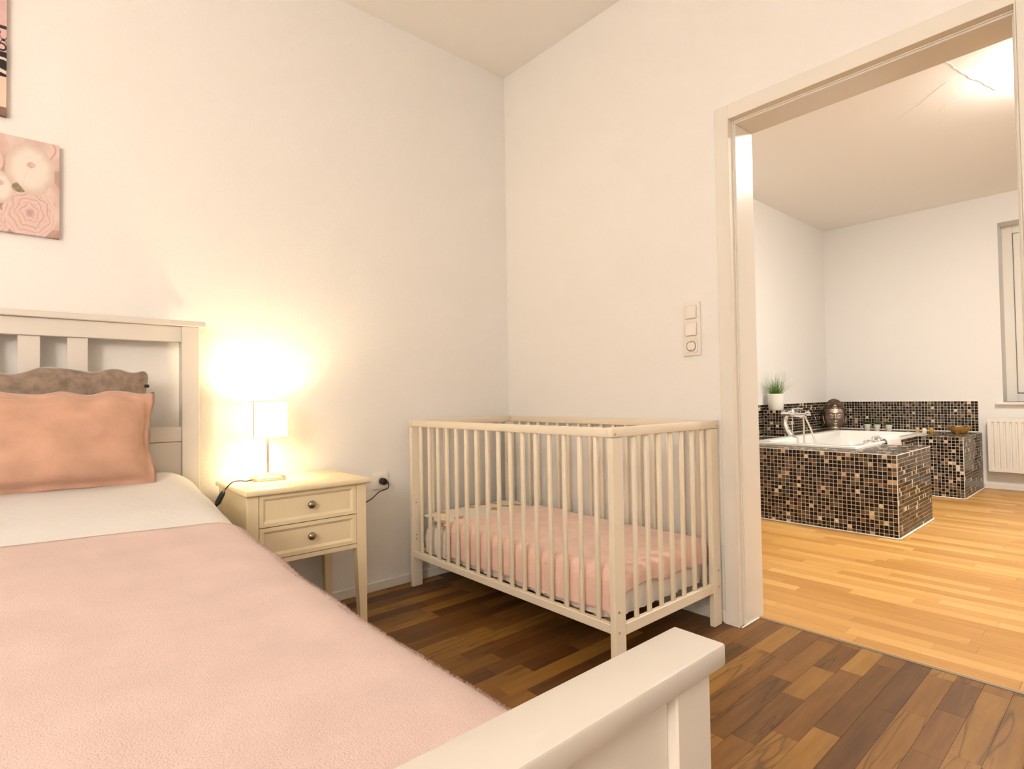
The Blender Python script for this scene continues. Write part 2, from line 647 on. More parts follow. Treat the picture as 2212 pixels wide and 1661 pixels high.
def inview(s):
    # strips whose middle lies where the doorway shows the floor
    cx_, cy_ = (s[2] + s[3]) / 2, (s[0] + s[1]) / 2
    far = cx_ + 2.1
    lo = -2.42 + 0.12 * far
    hi = -2.42 + 0.475 * far
    return lo - .35 < cy_ < hi + .3 and not (cx_ > 1.95 and cy_ > -1.3)


lay(floorb, strips, 1, inview, BEECH, BEECH2)
tag(box('trim_1', THRESH, None, TX - .007, TX + .010, D2 - .0, D1 + .0, -.003, .0022, .001), 'thin dark metal strip joining the two wooden floors in the doorway', 'trim', kind='structure')

# --- baseboards
tag(MB().box(XL, -.0, -.014, 0, 0, .046, .004).build('baseboard_back', TRIM), 'low white skirting board under the outlet', 'baseboard', kind='structure')
tag(MB().box(-.014, 0, -1.298, -.014, 0, .046, .004).build('baseboard_right', TRIM), 'low white skirting board behind the cot', 'baseboard', kind='structure')
tag(MB().box(XB - .012, XB, YR, -1.405, 0, .045, .004).build('baseboard_bathroom', TRIM), 'low white skirting under the radiator', 'baseboard', kind='structure')

# --- door frame
door = thing('door_1', 'white lacquered door frame without a door leaf leading to the bathroom', 'door frame', (0.08, (D1 + D2) / 2, 0), kind='structure')
CW = 0.056
box('casing', GLOSS, door, -.007, 0, D1, D1 + CW, 0, ZD + CW, .002)
box('casing', GLOSS, door, -.007, 0, D2 - CW, D2, 0, ZD + CW, .002)
box('casing', GLOSS, door, -.007, 0, D2, D1, ZD, ZD + CW, .002)
ST = 0.012
for (a, b) in ((D1 - ST, D1), (D2, D2 + ST)):
    box('lining', GLOSS, door, .030, WT + .012, a, b, 0, ZD - ST, .0015)
box('lining', GLOSS, door, .030, WT + .012, D2, D1, ZD - ST, ZD, .0015)
for (a, b) in ((D1 - .003, D1), (D2, D2 + .003)):
    box('rebate', REBATE, door, -.011, .030, a, b, 0, ZD - .003)
box('rebate', REBATE, door, -.011, .030, D2, D1, ZD - .003, ZD)
for (a, b) in ((D1 - .0065, D1 - .003), (D2 + .003, D2 + .0065)):
    box('seal', TRIM, door, .024, .030, a, b, 0, ZD - .006)
box('seal', TRIM, door, .024, .030, D2 + .003, D1 - .003, ZD - .0065, ZD - .003)
box('casing', GLOSS, door, WT, WT + .012, D1, D1 + CW, 0, ZD + CW, .002)
box('casing', GLOSS, door, WT, WT + .012, D2 - CW, D2, 0, ZD + CW, .002)
box('casing', GLOSS, door, WT, WT + .012, D2, D1, ZD, ZD + CW, .002)
sb = MB()
sb.box(-.018, -.012, D1 - .006, D1 + CW, 0, .006)
sb.box(-.018, TX - .008, D1 - ST - .006, D1 - ST, 0, .006, .002)
sb.build('silicone_bead', SILIC, door)

# --- window in the bathroom
win = thing('window_1', 'white framed bathroom window in a deep reveal above the radiator', 'window', (XB + .2, (WY0 + WY1) / 2, WZ0), kind='structure')
fx0, fx1 = XB + .205, XB + .265
fr = MB()
FW = 0.075
for (y0, y1, z0, z1) in ((WY0 - FW, WY0, WZ0, WZ1), (WY1, WY1 + FW, WZ0, WZ1), (WY1 + FW, WY0 - FW, WZ0, WZ0 + FW), (WY1 + FW, WY0 - FW, WZ1 - FW, WZ1)):
    fr.box(fx0, fx1, y0, y1, z0, z1, .004)
fr.build('window_frame', PLASTIC, win)
ym = (WY0 + WY1) / 2
for (ya, yb) in ((WY0 - FW - .006, ym + .004), (ym - .004, WY1 + FW + .006)):
    s = MB()
    SW = 0.06
    s.box(fx0 - .018, fx1 - .012, ya - SW, ya, WZ0 + FW + .006, WZ1 - FW - .006, .006)
    s.box(fx0 - .018, fx1 - .012, yb, yb + SW, WZ0 + FW + .006, WZ1 - FW - .006, .006)
    s.box(fx0 - .018, fx1 - .012, yb + SW, ya - SW, WZ0 + FW + .006, WZ0 + FW + SW, .006)
    s.box(fx0 - .018, fx1 - .012, yb + SW, ya - SW, WZ1 - FW - SW, WZ1 - FW - .006, .006)
    sa = s.build('sash', PLASTIC, win)
    box('pane', GLASSW, sa, fx0 + .008, fx0 + .014, yb + SW, ya - SW, WZ0 + FW + SW, WZ1 - FW - SW)
    box('handle', PLASTIC, sa, fx0 - .045, fx0 - .03, (ym + .02 if ya > ym + .3 else ym - .05), (ym + .05 if ya > ym + .3 else ym - .02), 1.5, 1.62, .005)
box('window_sill', PLASTIC, win, XB - .05, fx0, WY1 - .03, WY0 + .05, WZ0 - .025, WZ0, .006)


# ------------------------------------------------------------------ lamps out of frame
PX, PY, PZ, PR = -3.60, -2.68, 1.66, .26
bl = thing('floor_lamp', 'floor lamp with a large opal globe beside the bed, out of view', 'lamp', (PX, PY, 0))
MB().lathe([(0, 0), (.15, 0), (.15, .015), (.03, .025), (0, .025)], (PX, PY, 0), 28).build('base', STEEL, bl)
MB().tube([(PX, PY, .02), (PX, PY, PZ - PR + .01)], .011, 12).build('pole', STEEL, bl)
MB().lathe([(PR * math.sin(q), -PR * math.cos(q)) for q in [math.pi * k / 12 for k in range(13)]], (PX, PY, PZ), 20).build('globe', emis('opal_bed', C_BED, P_BED_CEIL), bl)
BX, BY = 2.05, -2.16
bb = thing('ceiling_dome', 'round opal glass dome lamp on the bathroom ceiling, out of view', 'lamp', (BX, BY, HB))
MB().lathe([(.145, 0), (.145, -.014), (0, -.014)], (BX, BY, HB), 24).build('base', PLASTIC, bb)
MB().lathe([(.140, -.014), (.150, -.024), (.148, -.036), (.12, -.050), (.07, -.060), (.0, -.064)], (BX, BY, HB), 20).build('dome', emis('opal_bath', C_BATH, P_BATH_CEIL), bb)


# ------------------------------------------------------------------ bed
BX1, BX0 = -1.582, -3.322       # right and left ends of the caps
PXR, PXL = -1.602, -3.302       # outer faces of the posts
bed = thing('bed', 'white wooden double bed with slatted headboard and flat-topped footboard', 'bed', ((BX0 + BX1) / 2, -1.1, 0))
box('headboard_cap', BEDW, bed, BX0, BX1, -.10, -.026, 1.180, 1.200, .002)
for x in (PXR - .057, PXL):
    box('head_post', BEDW, bed, x, x + .057, -.09, -.033, 0, 1.180, .002)
box('top_rail', BEDW, bed, PXL + .057, PXR - .057, -.084, -.050, 1.122, 1.180, .002)
for k in range(9):
    cx = -1.9605 - .1227 * k
    box('slat', BEDW, bed, cx - .0275, cx + .0275, -.075, -.055, .812, 1.122, .0015)
box('middle_rail', BEDW, bed, PXL + .057, PXR - .057, -.084, -.050, .758, .812, .002)
box('lower_panel', BEDW, bed, PXL + .057, PXR - .057, -.080, -.056, .30, .7565, .001)
box('footboard_cap', BEDW, bed, BX0, BX1, -2.145, -2.088, .638, .660, .003, 2)
for x in (PXR - .057, PXL):
    box('foot_post', BEDW, bed, x, x + .057, -2.139, -2.094, 0, .638, .002)
box('foot_panel', BEDW, bed, PXL + .057, PXR - .057, -2.129, -2.104, .20, .638, .001)
for x in (PXR - .035, PXL + .011):
    box('side_rail', BEDW, bed, x, x + .024, -2.094, -.09, .20, .38, .002)
MB().box(PXL + .05, PXR - .05, -2.085, -.095, .26, .50, .04, 0, 3).build('mattress', SHEET, bed)

XE, RE = -1.615, 0.12           # outer edge of the bedding, rounding radius
XW = BX0 + (BX1 - XE)           # mirrored edge on the far side


def ztop(x, y):
    e = interp(-y, [0, .1, .35, .62, .935, 1.24, 1.55, 2.06], [.632, .638, .628, .600, .558, .537, .531, .536])
    u = (x + 2.452) / .84
    crown = 0.020 * max(0, 1 - u * u) * interp(-y, [0, .4, .9, 2.1], [.5, 1, 1, .5])
    bump_ = 0.016 * math.exp(-((x + 1.72) / .09) ** 2 - ((y + .16) / .10) ** 2)
    ripple = 0.004 * nz(x, y, 2, 3.1) + 0.0025 * nz(x * .5, y, 5, 9)
    return e + crown + bump_ + ripple


def bedding(s, y, lift):
    """s runs across the bed by arc length from the near edge of the crown to the hem"""
    xr = XE - RE
    if s <= 0:
        x = xr + s
        return Vector((x, y, ztop(x, y) + lift))
    zt = ztop(xr, y) + lift
    q = RE * math.pi / 2
    wob = 0.010 * nz(y, 0.3, 1, 5.0)
    if s < q:
        a = s / RE
        return Vector((xr + (RE + lift + wob * math.sin(a)) * math.sin(a), y, zt - RE * (1 - math.cos(a))))
    return Vector((xr + RE + lift + wob, y, zt - RE - (s - q)))


FLAT = (XE - RE) - (XW + RE)


def bed_layer(name, y0, y1, lift, hem, ny, m, parent=None, thick=0.01):
    q = RE * math.pi / 2
    L = FLAT + 2 * (q + hem)

    def fn(u, v):
        y = y0 + (y1 - y0) * v
        t = u * L - L / 2
        half = FLAT / 2
        if t >= 0:
            return bedding(t - half, y, lift)
        p = bedding(-t - half, y, lift)
        if -t - half <= 0:
            x = (XE - RE) + (t - half)
            return Vector((x, y, ztop(x, y) + lift))
        return Vector((-4.904 - p.x, y, p.z))
    o = MB().grid(fn, 110, ny, 0, True).build(name, m, parent, sharp=False)
    # grid winding faces down for y decreasing: fix by recalculating
    bm = bmesh.new()
    bm.from_mesh(o.data)
    bmesh.ops.recalc_face_normals(bm, faces=bm.faces)
    c = sum((f.normal.z for f in bm.faces))
    if c < 0:
        bmesh.ops.reverse_faces(bm, faces=bm.faces)
    bm.to_mesh(o.data)
    bm.free()
    solid(o, thick, -1.0)
    return o


duvet = bed_layer('duvet', -.10, -2.075, 0.0, .10, 90, SHEET, None, .02)
tag(duvet, 'white cotton duvet spread over the bed under the pink throw', 'duvet')
throw = bed_layer('fleece_throw', -.815, -2.072, .012, .16, 90, PINK, None, .008)
tag(throw, 'large pale pink fleece blanket covering most of the bed', 'blanket')


# short fleece pile standing on the throw
def pile():
    rnd = random.Random(11)
    m = MB()
    q = RE * math.pi / 2
    nrm = []
    for i in range(3500):
        s = rnd.uniform(.06, .10)
        y = -.82 - 1.248 * rnd.random()
        p = bedding(s, y, .0125)
        p2 = bedding(s + .002, y, .0125)
        tx = (p2 - p).normalized()
        n = Vector((-tx.z, 0, tx.x))
        if n.z < 0 and s < 0:
            n = -n
        d = (n + Vector((rnd.gauss(0, .5), rnd.gauss(0, .5) - .25, rnd.gauss(0, .2)))).normalized()
        ln = rnd.uniform(.002, .0045)
        wv = Vector((rnd.gauss(0, 1), rnd.gauss(0, 1), 0)).normalized() * .0006
        m.add([p - wv, p + wv, p + d * ln], [(0, 1, 2)], 0, True)
        nrm += [n, n, n]
    pm = bpy.data.materials.new('fleece_pile')
    pm.use_nodes = True
    N, L = nodes_of(pm)
    N.remove(N['Principled BSDF'])
    df, tl, mx = N.new('ShaderNodeBsdfDiffuse'), N.new('ShaderNodeBsdfTranslucent'), N.new('ShaderNodeMixShader')
    for q_ in (df, tl):
        q_.inputs['Color'].default_value = (0.80, 0.62, 0.56, 1)
    L.new(df.outputs[0], mx.inputs[1])
    L.new(tl.outputs[0], mx.inputs[2])
    L.new(mx.outputs[0], N['Material Output'].inputs['Surface'])
    o = m.build('fleece_pile', pm, throw, sharp=False)
    o.data.normals_split_custom_set_from_vertices(nrm)
    o['kind'] = 'stuff'


pile()


# ------------------------------------------------------------------ pillows
def pillow(name, label, m, origin, width, height, depth, lean, flange, seed, waves):
    """origin = lower right corner; u runs to the left (-x), v up; leaning back by `lean` rad"""
    ca, sa = math.cos(lean), math.sin(lean)

    def make(side):
        def fn(u, v):
            fx = flange / width
            fy = flange / height
            du = max(0, min((u - fx) / (1 - 2 * fx), 1))
            dv = max(0, min((v - fy) / (1 - 2 * fy), 1))
            a = (max(0, 1 - abs(2 * du - 1) ** 3.2) * max(0, 1 - abs(2 * dv - 1) ** 3.2)) ** .42
            h = depth / 2 * a
            # pull the edges in between the corners
            pin = 0.018 * math.sin(math.pi * v) ** 2
            xx = u * width
            xx += (1 - 2 * u) * pin * 2 * abs(u - .5)
            zz = v * height - 0.012 * math.sin(math.pi * u) * (2 * v - 1) * abs(2 * v - 1)
            wv = nz(u * 3, v * 3, seed, 1.7)
            zz += waves * nz(u, 0.2, seed, 7.0) * v
            edge = min(u, 1 - u, v, 1 - v)
            edge_m = min(u * width, (1 - u) * width, v * height, (1 - v) * height)
            cor = max(0, abs(2 * u - 1) + abs(2 * v - 1) - 1.72) / .28
            if flange < .01:
                xx += (width / 2 - xx) * .06 * cor ** 2
                zz += (height / 2 - zz) * .09 * cor ** 2
            wr_ = 0.007 * nz(u * 6, v * 6, seed + side, 1.3) * a + (.0014 if edge > 1e-6 else 0)
            seam = 0.006 * math.exp(-((edge_m - flange) / .006) ** 2) if flange > .01 else 0
            fold = 0.009 * (math.sin(v * 19 + seed) + .6 * math.sin(u * 33 + seed)) * max(0, 1 - edge_m / .028)
            yy = side * h + (wr_ - seam * a ** .3) * side + fold + 0.006 * wv
            # crumpled seam where the flange starts
            X = -xx
            Y = yy * ca + zz * sa
            Z = zz * ca - yy * sa
            return Vector(origin) + Vector((X, Y, Z))
        return fn
    mb = MB()
    mb.grid(make(-1), 56, 40)
    mb.grid(make(1), 56, 40)
    bm = bmesh.new()
    me = mb.mesh(name, m)
    bm.from_mesh(me)
    bmesh.ops.remove_doubles(bm, verts=bm.verts, dist=0.0002)
    bmesh.ops.recalc_face_normals(bm, faces=bm.faces)
    bm.to_mesh(me)
    bm.free()
    o = bpy.data.objects.new(name, me)
    COL.objects.link(o)
    tag(o, label, 'pillow')
    return o


pillow('salmon_pillow', 'salmon pink velvet pillow with a stitched flange leaning on the bed', SALMON, (-1.766, -.285, .632), .58, .322, .11, .16, .024, 1.0, .022)
gp = pillow('taupe_pillow', 'taupe crushed velvet pillow propped behind the salmon one', TAUPE, (-1.768, -.155, .645), .58, .372, .07, .06, .006, 5.0, .024)
MB().box(-1.790, -1.768, -.140, -.137, .953, .964, .001).build('label_tab', BLACK, gp)


# ------------------------------------------------------------------ nightstand
NX0, NX1, NY0, NY1 = -1.535, -1.068, -.405, -.022
ns = thing('nightstand', 'cream bedside table with two panelled drawers and tapered legs', 'nightstand', ((NX0 + NX1) / 2, (NY0 + NY1) / 2, 0))
MB().box(NX0, NX1, NY0, NY1, .574, .594, .007, 0, 3).build('top', CREAM, ns)
bx0, bx1, by0, by1 = NX0 + .012, NX1 - .014, NY0 + .018, NY1 - .008
LW = .040
for (x, y) in ((bx0, by0), (bx1 - LW, by0), (bx0, by1 - LW), (bx1 - LW, by1 - LW)):
    m = MB()
    m.box(x, x + LW, y, y + LW, .325, .574, .0015)
    # tapered lower part, taper on the inner sides
    ix = x if x == bx0 else x + LW - .026
    iy = y if y == by0 else y + LW - .026
    vs = [(x, y, .326), (x + LW, y, .326), (x + LW, y + LW, .326), (x, y + LW, .326),
          (ix, iy, 0), (ix + .026, iy, 0), (ix + .026, iy + .026, 0), (ix, iy + .026, 0)]
    m.add(vs, [(3, 2, 1, 0), (4, 5, 6, 7), (0, 1, 5, 4), (1, 2, 6, 5), (2, 3, 7, 6), (3, 0, 4, 7)])
    m.build('leg', CREAM, ns)
for x in (bx0 + .004, bx1 - .018):
    box('side_panel', CREAM, ns, x, x + .014, by0 + LW, by1 - LW, .327, .574)
box('back_panel', CREAM, ns, bx0 + LW, bx1 - LW, by1 - .012, by1 - .004, .327, .574)
box('bottom_panel', CREAM, ns, bx0 + LW, bx1 - LW, by0 + .004, by1 - LW, .327, .343)
dx0, dx1 = bx0 + LW + .002, bx1 - LW - .002
box('drawer_shadow', DARK, ns, dx0 - .002, dx1 + .002, by0 + .020, by0 + .022, .344, .573)
for (z0, z1) in ((.4605, .572), (.346, .4575)):
    d = MB()
    d.box(dx0, dx1, by0 + .0095, by0 + .019, z0, z1)
    fr_ = .013
    yf = by0 + .001
    # raised frame with bevelled inner edge
    o0 = [(dx0, yf, z0), (dx1, yf, z0), (dx1, yf, z1), (dx0, yf, z1)]
    i0 = [(dx0 + fr_, yf, z0 + fr_), (dx1 - fr_, yf, z0 + fr_), (dx1 - fr_, yf, z1 - fr_), (dx0 + fr_, yf, z1 - fr_)]
    f2 = fr_ + .009
    i1 = [(dx0 + f2, yf + .007, z0 + f2), (dx1 - f2, yf + .007, z0 + f2), (dx1 - f2, yf + .007, z1 - f2), (dx0 + f2, yf + .007, z1 - f2)]
    ob = [(dx0, by0 + .01, z0), (dx1, by0 + .01, z0), (dx1, by0 + .01, z1), (dx0, by0 + .01, z1)]
    vs = o0 + i0 + i1 + ob
    fs = []
    for k in range(4):
        k2 = (k + 1) % 4
        fs += [(k, k2, 4 + k2, 4 + k), (4 + k, 4 + k2, 8 + k2, 8 + k), (12 + k, 12 + k2, k2, k)]
    fs.append((8, 9, 10, 11))
    d.add(vs, fs)
    dr = d.build('drawer', CREAM, ns)
    kc = ((dx0 + dx1) / 2, by0 + .008, (z0 + z1) / 2 + .004)
    MB().lathe([(.006, 0), (.005, -.010), (.008, -.013), (.0135, -.017), (.0145, -.021), (.012, -.026), (.006, -.0285), (0, -.029)], kc, 20, axis='y').build('knob', KNOB, dr)

# ------------------------------------------------------------------ bedside lamp
LXc, LYc, LZ = -1.372, -.132, .594
lamp = thing('table_lamp', 'lit table lamp with a white square shade on a brushed steel stem', 'lamp', (LXc, LYc, LZ))
ang = math.radians(-8)


def rot_lathe(prof, n, ex, sx=1, sy=1, rot=ang + math.radians(0), base=(LXc, LYc, LZ)):
    m = MB().lathe(prof, (0, 0, 0), n, 0, sx, sy, 'z', ex)
    c, s = math.cos(rot), math.sin(rot)
    m.v = [(base[0] + x * c - y * s, base[1] + x * s + y * c, base[2] + z) for x, y, z in m.v]
    return m


rot_lathe([(.0, 0), (.0595, 0), (.0600, .002), (.0600, .011), (.0585, .0125), (.030, .019), (.010, .024), (.006, .027), (0, .027)], 48, 6.0).build('base', STEEL, lamp)
rot_lathe([(.0042, .026), (.0042, .25)], 16, 2).build('stem', STEEL, lamp)
SH0, SH1, SR = .165, .305, .0655
shm = rot_lathe([(SR, SH0), (SR, SH0 + .004)], 64, 7.0)
SHADE = emis('lampshade_glow', C_LAMP, P_SHADE)
SHADE.node_tree.nodes['Principled BSDF'].inputs['Base Color'].default_value = (.85, .8, .7, 1)
sm_ = rot_lathe([(SR - .0015, SH0), (SR, SH0), (SR, SH1), (SR - .0015, SH1), (SR - .0015, SH0)], 64, 7.0)
sm_.f = [f for f in sm_.f if len(f) == 4]
sm_.mi = sm_.mi[:len(sm_.f)]
sm_.sm = sm_.sm[:len(sm_.f)]
shade = sm_.build('shade', SHADE, lamp)
TAPE = mat('shade_edge_tape', (0.78, 0.56, 0.30), 0.7)
for z in (SH0 - .0005, SH1 - .0015):
    t_ = rot_lathe([(SR + .0004, z), (SR + .0008, z), (SR + .0008, z + .002), (SR + .0004, z + .002), (SR + .0004, z)], 64, 7.0)
    t_.f = [f for f in t_.f if len(f) == 4]
    t_.mi, t_.sm = t_.mi[:len(t_.f)], t_.sm[:len(t_.f)]
    t_.build('edge_tape', TAPE, shade)
# vertical seam at the left front corner of the shade
c, s = math.cos(ang), math.sin(ang)
ck = SR * (2 ** (-1 / 7.0))
sx_, sy_ = -ck * 1.005, -ck * 1.005
MB().tube([(LXc + sx_ * c - sy_ * s, LYc + sx_ * s + sy_ * c, LZ + z) for z in (SH0, SH1)], .0022, 8).build('shade_seam', TAPE, shade)
# spider ring and bulb holder
sp = MB()
for a in (0, math.pi / 2, math.pi, 1.5 * math.pi):
    sp.tube([(LXc + .012 * math.cos(a), LYc + .012 * math.sin(a), LZ + .205), (LXc + (SR - .002) * math.cos(a + ang), LYc + (SR - .002) * math.sin(a + ang), LZ + .205)], .0012, 6)
sp.build('shade_carrier', STEEL, lamp)
MB().lathe([(.013, .20), (.013, .235), (0, .235)], (LXc, LYc, LZ), 16).build('bulb_socket', PLASTIC, lamp)
pl = bpy.data.lights.new('bulb_light', 'POINT')
pl.energy = P_BULB
pl.color = C_LAMP
pl.shadow_soft_size = .02
po = bpy.data.objects.new('bulb_light', pl)
COL.objects.link(po)
po.location = (LXc, LYc, LZ + .262)
po.parent = lamp
po.matrix_parent_inverse = lamp.matrix_local.inverted()


def spline(pts, n=8):
    out = []
    P = [Vector(p) for p in pts]
    P = [P[0] * 2 - P[1]] + P + [P[-1] * 2 - P[-2]]
    for i in range(1, len(P) - 2):
        for k in range(n):
            t = k / n
            a, b, c_, d = P[i - 1], P[i], P[i + 1], P[i + 2]
            out.append(.5 * ((2 * b) + (c_ - a) * t + (2 * a - 5 * b + 4 * c_ - d) * t * t + (-a + 3 * b - 3 * c_ + d) * t ** 3))
    out.append(P[-2])
    return out


sw0 = Vector((NX0 - .012, -.205, .580))
sw1 = Vector((NX0 - .045, -.235, .535))
cord = MB()
cord.tube(spline([(LXc - .060, LYc - .012, LZ + .005), (LXc - .085, -.150, LZ + .003), (LXc - .115, -.175, LZ + .010), (NX0 + .015, -.200, LZ + .010), tuple(sw0)]), .0021, 8)
cord.tube(spline([tuple(sw1), (NX0 - .05, -.21, .46), (NX0 - .03, -.06, .40), (-1.45, -.012, .38), (-1.2, -.012, .36), (-1.06, -.013, .395), (-.97, -.02, .405), (-.885, -.03, .435), (-.845, -.042, .468), (-.805, -.052, .482), (-.800, -.050, .505)]), .0024, 8)
cord.build('cord', BLACK, lamp)
dv_ = (sw1 - sw0)
sws = MB()
sws.tube([sw0, sw0 + dv_ * .12, sw0 + dv_ * .3, sw0 + dv_ * .85, sw1], [.003, .007, .0095, .0095, .006], 10)
sws.build('cord_switch', BLACK, lamp)
plug = MB()
plug.lathe([(.0, 0), (.0165, 0), (.0165, -.022), (.014, -.032), (.008, -.036), (0, -.036)], (-.8125, -.006, .5115), 20, axis='y')
plug.box(-.808, -.795, -.046, -.016, .502, .512, .003)
plug.build('plug', BLACK, lamp)

# ------------------------------------------------------------------ wall outlet and switches
ou = thing('wall_outlet', 'white square wall socket with a black plug beside the nightstand', 'outlet', (-.8165, 0, .475))
MB().box(-.856, -.777, -.009, 0, .475, .554, .003, 0, 2).build('plate', PLASTIC, ou)
ro = MB()
ro.lathe([(.0245, -.0095), (.0225, -.011), (.0205, -.0095), (.0195, -.004), (0, -.004)], (-.8165, 0, .5145), 28, axis='y')
ro.build('socket_ring', PLASTIC, ou)

swp = thing('light_switch_panel', 'white vertical panel of two light switches above a wall socket', 'switch', (0, -1.176, 1.062))
MB().box(-.009, 0, -1.217, -1.136, 1.062, 1.285, .003, 0, 2).build('frame', SWITCHP, swp)
for zc in (1.2445, 1.1735):
    o = MB().box(-.0145, -.009, -1.203, -1.150, zc - .0285, zc + .0265, .004, 0, 2)
    # tilt the rocker a little so its lower edge stands proud
    o.v = [(x - (.004 * (1 - (z - zc + .0285) / .055) if x < -.011 else 0), y, z) for x, y, z in o.v]
    o.build('rocker', SWITCHP, swp)
so = MB()
so.box(-.012, -.009, -1.203, -1.150, 1.0745, 1.1295, .003)
so.build('socket_insert', SWITCHP, swp)
sk = MB()
sk.lathe([(.0215, -.0135), (.0195, -.0135), (.0190, -.0122), (0, -.0122)], (0, -1.1765, 1.102), 28, axis='x')
sk.build('socket_ring', SWITCHP, swp)
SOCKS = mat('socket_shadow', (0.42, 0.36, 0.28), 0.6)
sc = MB().lathe([(.0188, -.0128), (0, -.0128)], (0, -1.1765, 1.102), 28, axis='x')
sc.build('socket_well', SOCKS, swp)
pn = MB()
for zz in (-.016, .016):
    pn.box(-.0150, -.0128, -1.1775, -1.1755, 1.102 + zz - .002, 1.102 + zz + .002)
for yy in (-.0095, .0095):
    pn.lathe([(.0025, -.0132), (0, -.0132)], (0, -1.1765 + yy, 1.102), 10, axis='x')
pn.build('contacts', DARK, swp)

# ------------------------------------------------------------------ canvases
def srgb(c):
    return tuple((x / 255 / 12.92 if x / 255 <= .04045 else ((x / 255 + .055) / 1.055) ** 2.4) for x in c)


def mixc(a, b, t):
    t = max(0, min(1, t))
    return tuple(x + (y - x) * t for x, y in zip(a, b))


def sst(a, b, x):
    t = max(0, min(1, (x - a) / (b - a)))
    return t * t * (3 - 2 * t)


# flowers: centre (in canvas pixels from the right edge view: x 0..127 visible, y 0..200), radius, kind
FL = [(62, 62, 54, 'bud'), (-4, 110, 34, 'bud'), (62, 155, 56, 'rose'), (-40, 60, 45, 'rose'), (-60, 130, 48, 'bud'), (-15, 185, 34, 'rose'),
      (104, 108, 26, 'soft'), (30, 8, 42, 'soft'), (110, 18, 42, 'soft'), (-100, 40, 50, 'soft'), (-110, 165, 52, 'rose'), (-20, 10, 40, 'soft'), (118, 150, 34, 'soft')]


def peony(u, v):
    # u 0..1 left to right, v 0..1 bottom to top; visible part is the right 47 percent
    x = 127 - (1 - u) * 272.0
    y = (1 - v) * 200.0
    base = mixc(srgb((168, 142, 128)), srgb((206, 170, 160)), .5 + .8 * nz(x, y, 1, .03))
    best = None
    for i, (cx, cy, r, k) in enumerate(FL):
        dx, dy = x - cx, y - cy
        a = math.atan2(dy, dx)
        rr = r * (1 + .10 * nz(math.cos(a) * 2, math.sin(a) * 2, i * 3.1, 1.3))
        d = math.hypot(dx, dy) / rr
        if d > 1:
            continue
        if k == 'soft':
            c = mixc(srgb((224, 202, 192)), srgb((206, 170, 162)), sst(.1, 1, d) * .7 + .35 * nz(x, y, i, .06))
            pr = 2
        elif k == 'bud':
            c = mixc(srgb((234, 222, 212)), srgb((212, 192, 178)), sst(.55, 1, d))
            petal = abs(nz(dx * .7 + dy * .4, dy * .5, i, .035))
            c = mixc(c, srgb((222, 196, 184)), sst(.05, 0, petal) * .55)
            if math.hypot(dx - 2, (dy + 8) * 1.6) < 10:
                c = mixc(c, srgb((196, 140, 128)), .55 + .4 * nz(x, y, 2, .3))
            pr = 0
        else:
            ring = int(d * 5)
            e_ = d * 5 + .5 * abs(math.sin((2 + ring * .5) * a + ring * 2.1 + i)) + .35 * nz(x, y, i, .05)
            f_ = e_ % 1
            c = mixc(srgb((226, 200, 192)), srgb((176, 128, 124)), sst(.72, 1, f_) * .75 + (1 - f_) * .18)
            c = mixc(c, srgb((170, 112, 112)), sst(.22, .02, d) * .6)
            c = mixc(c, srgb((232, 206, 200)), sst(.75, 1, d) * .5)
            pr = 1
        if best is None or pr < best[0]:
            best = (pr, c, d)
    c = best[1] if best else base
    # leaf between the buds and grey lower right corner
    if math.hypot((x - 40) * .8, (y - 105) * 1.3) < 13 and (best is None or best[0] > 0 or x - y < -60):
        c = mixc(srgb((128, 118, 92)), srgb((160, 138, 118)), .5 + nz(x, y, 1, .15))
    if x + y > 312 and y > 150:
        c = mixc(c, srgb((172, 142, 130)), .7)
    if best is None or best[0] > 0:
        t = abs((x - 112) - 6 * math.sin(y * .12))
        if y < 40 and t < 2.5:
            c = mixc(c, srgb((196, 130, 124)), .6)
    return c


def scroll(u, v):
    # tall print: only the right edge is in view; u 0..1, v 0..1
    z = v * .62
    x = (1 - u) * .42
    if z < .0265:
        return mixc(srgb((140, 112, 98)), srgb((110, 84, 74)), .5 + nz(u * 40, v * 40, 1, .4))
    if z < .125:
        return mixc(srgb((250, 214, 190)), srgb((242, 200, 182)), z / .125)
    if z < .198:
        c = srgb((34, 26, 30))
        w_ = .004 * math.sin(x * 60) + .003
        if abs(z - .140 - x * .35) < .006 or abs(z - .165 - .02 * math.sin(x * 50 + 1)) < .004:
            c = srgb((232, 214, 200))
        return c
    if z < .30:
        a = math.sin(x * 210) * .012
        k = min(abs(z - .235 - a), abs(z - .255 + a), abs(math.hypot((x % .05) - .012, z - .222) - .011), abs(math.hypot((x % .05) - .030, z - .268) - .013))
        if k < .0028 or abs(z - .287) < .006 or abs(z - .203) < .004:
            return srgb((40, 30, 34))
        return srgb((222, 184, 182))
    return mixc(srgb((222, 184, 182)), srgb((214, 176, 178)), .5 + nz(x * 20, z * 20, 0, 1))


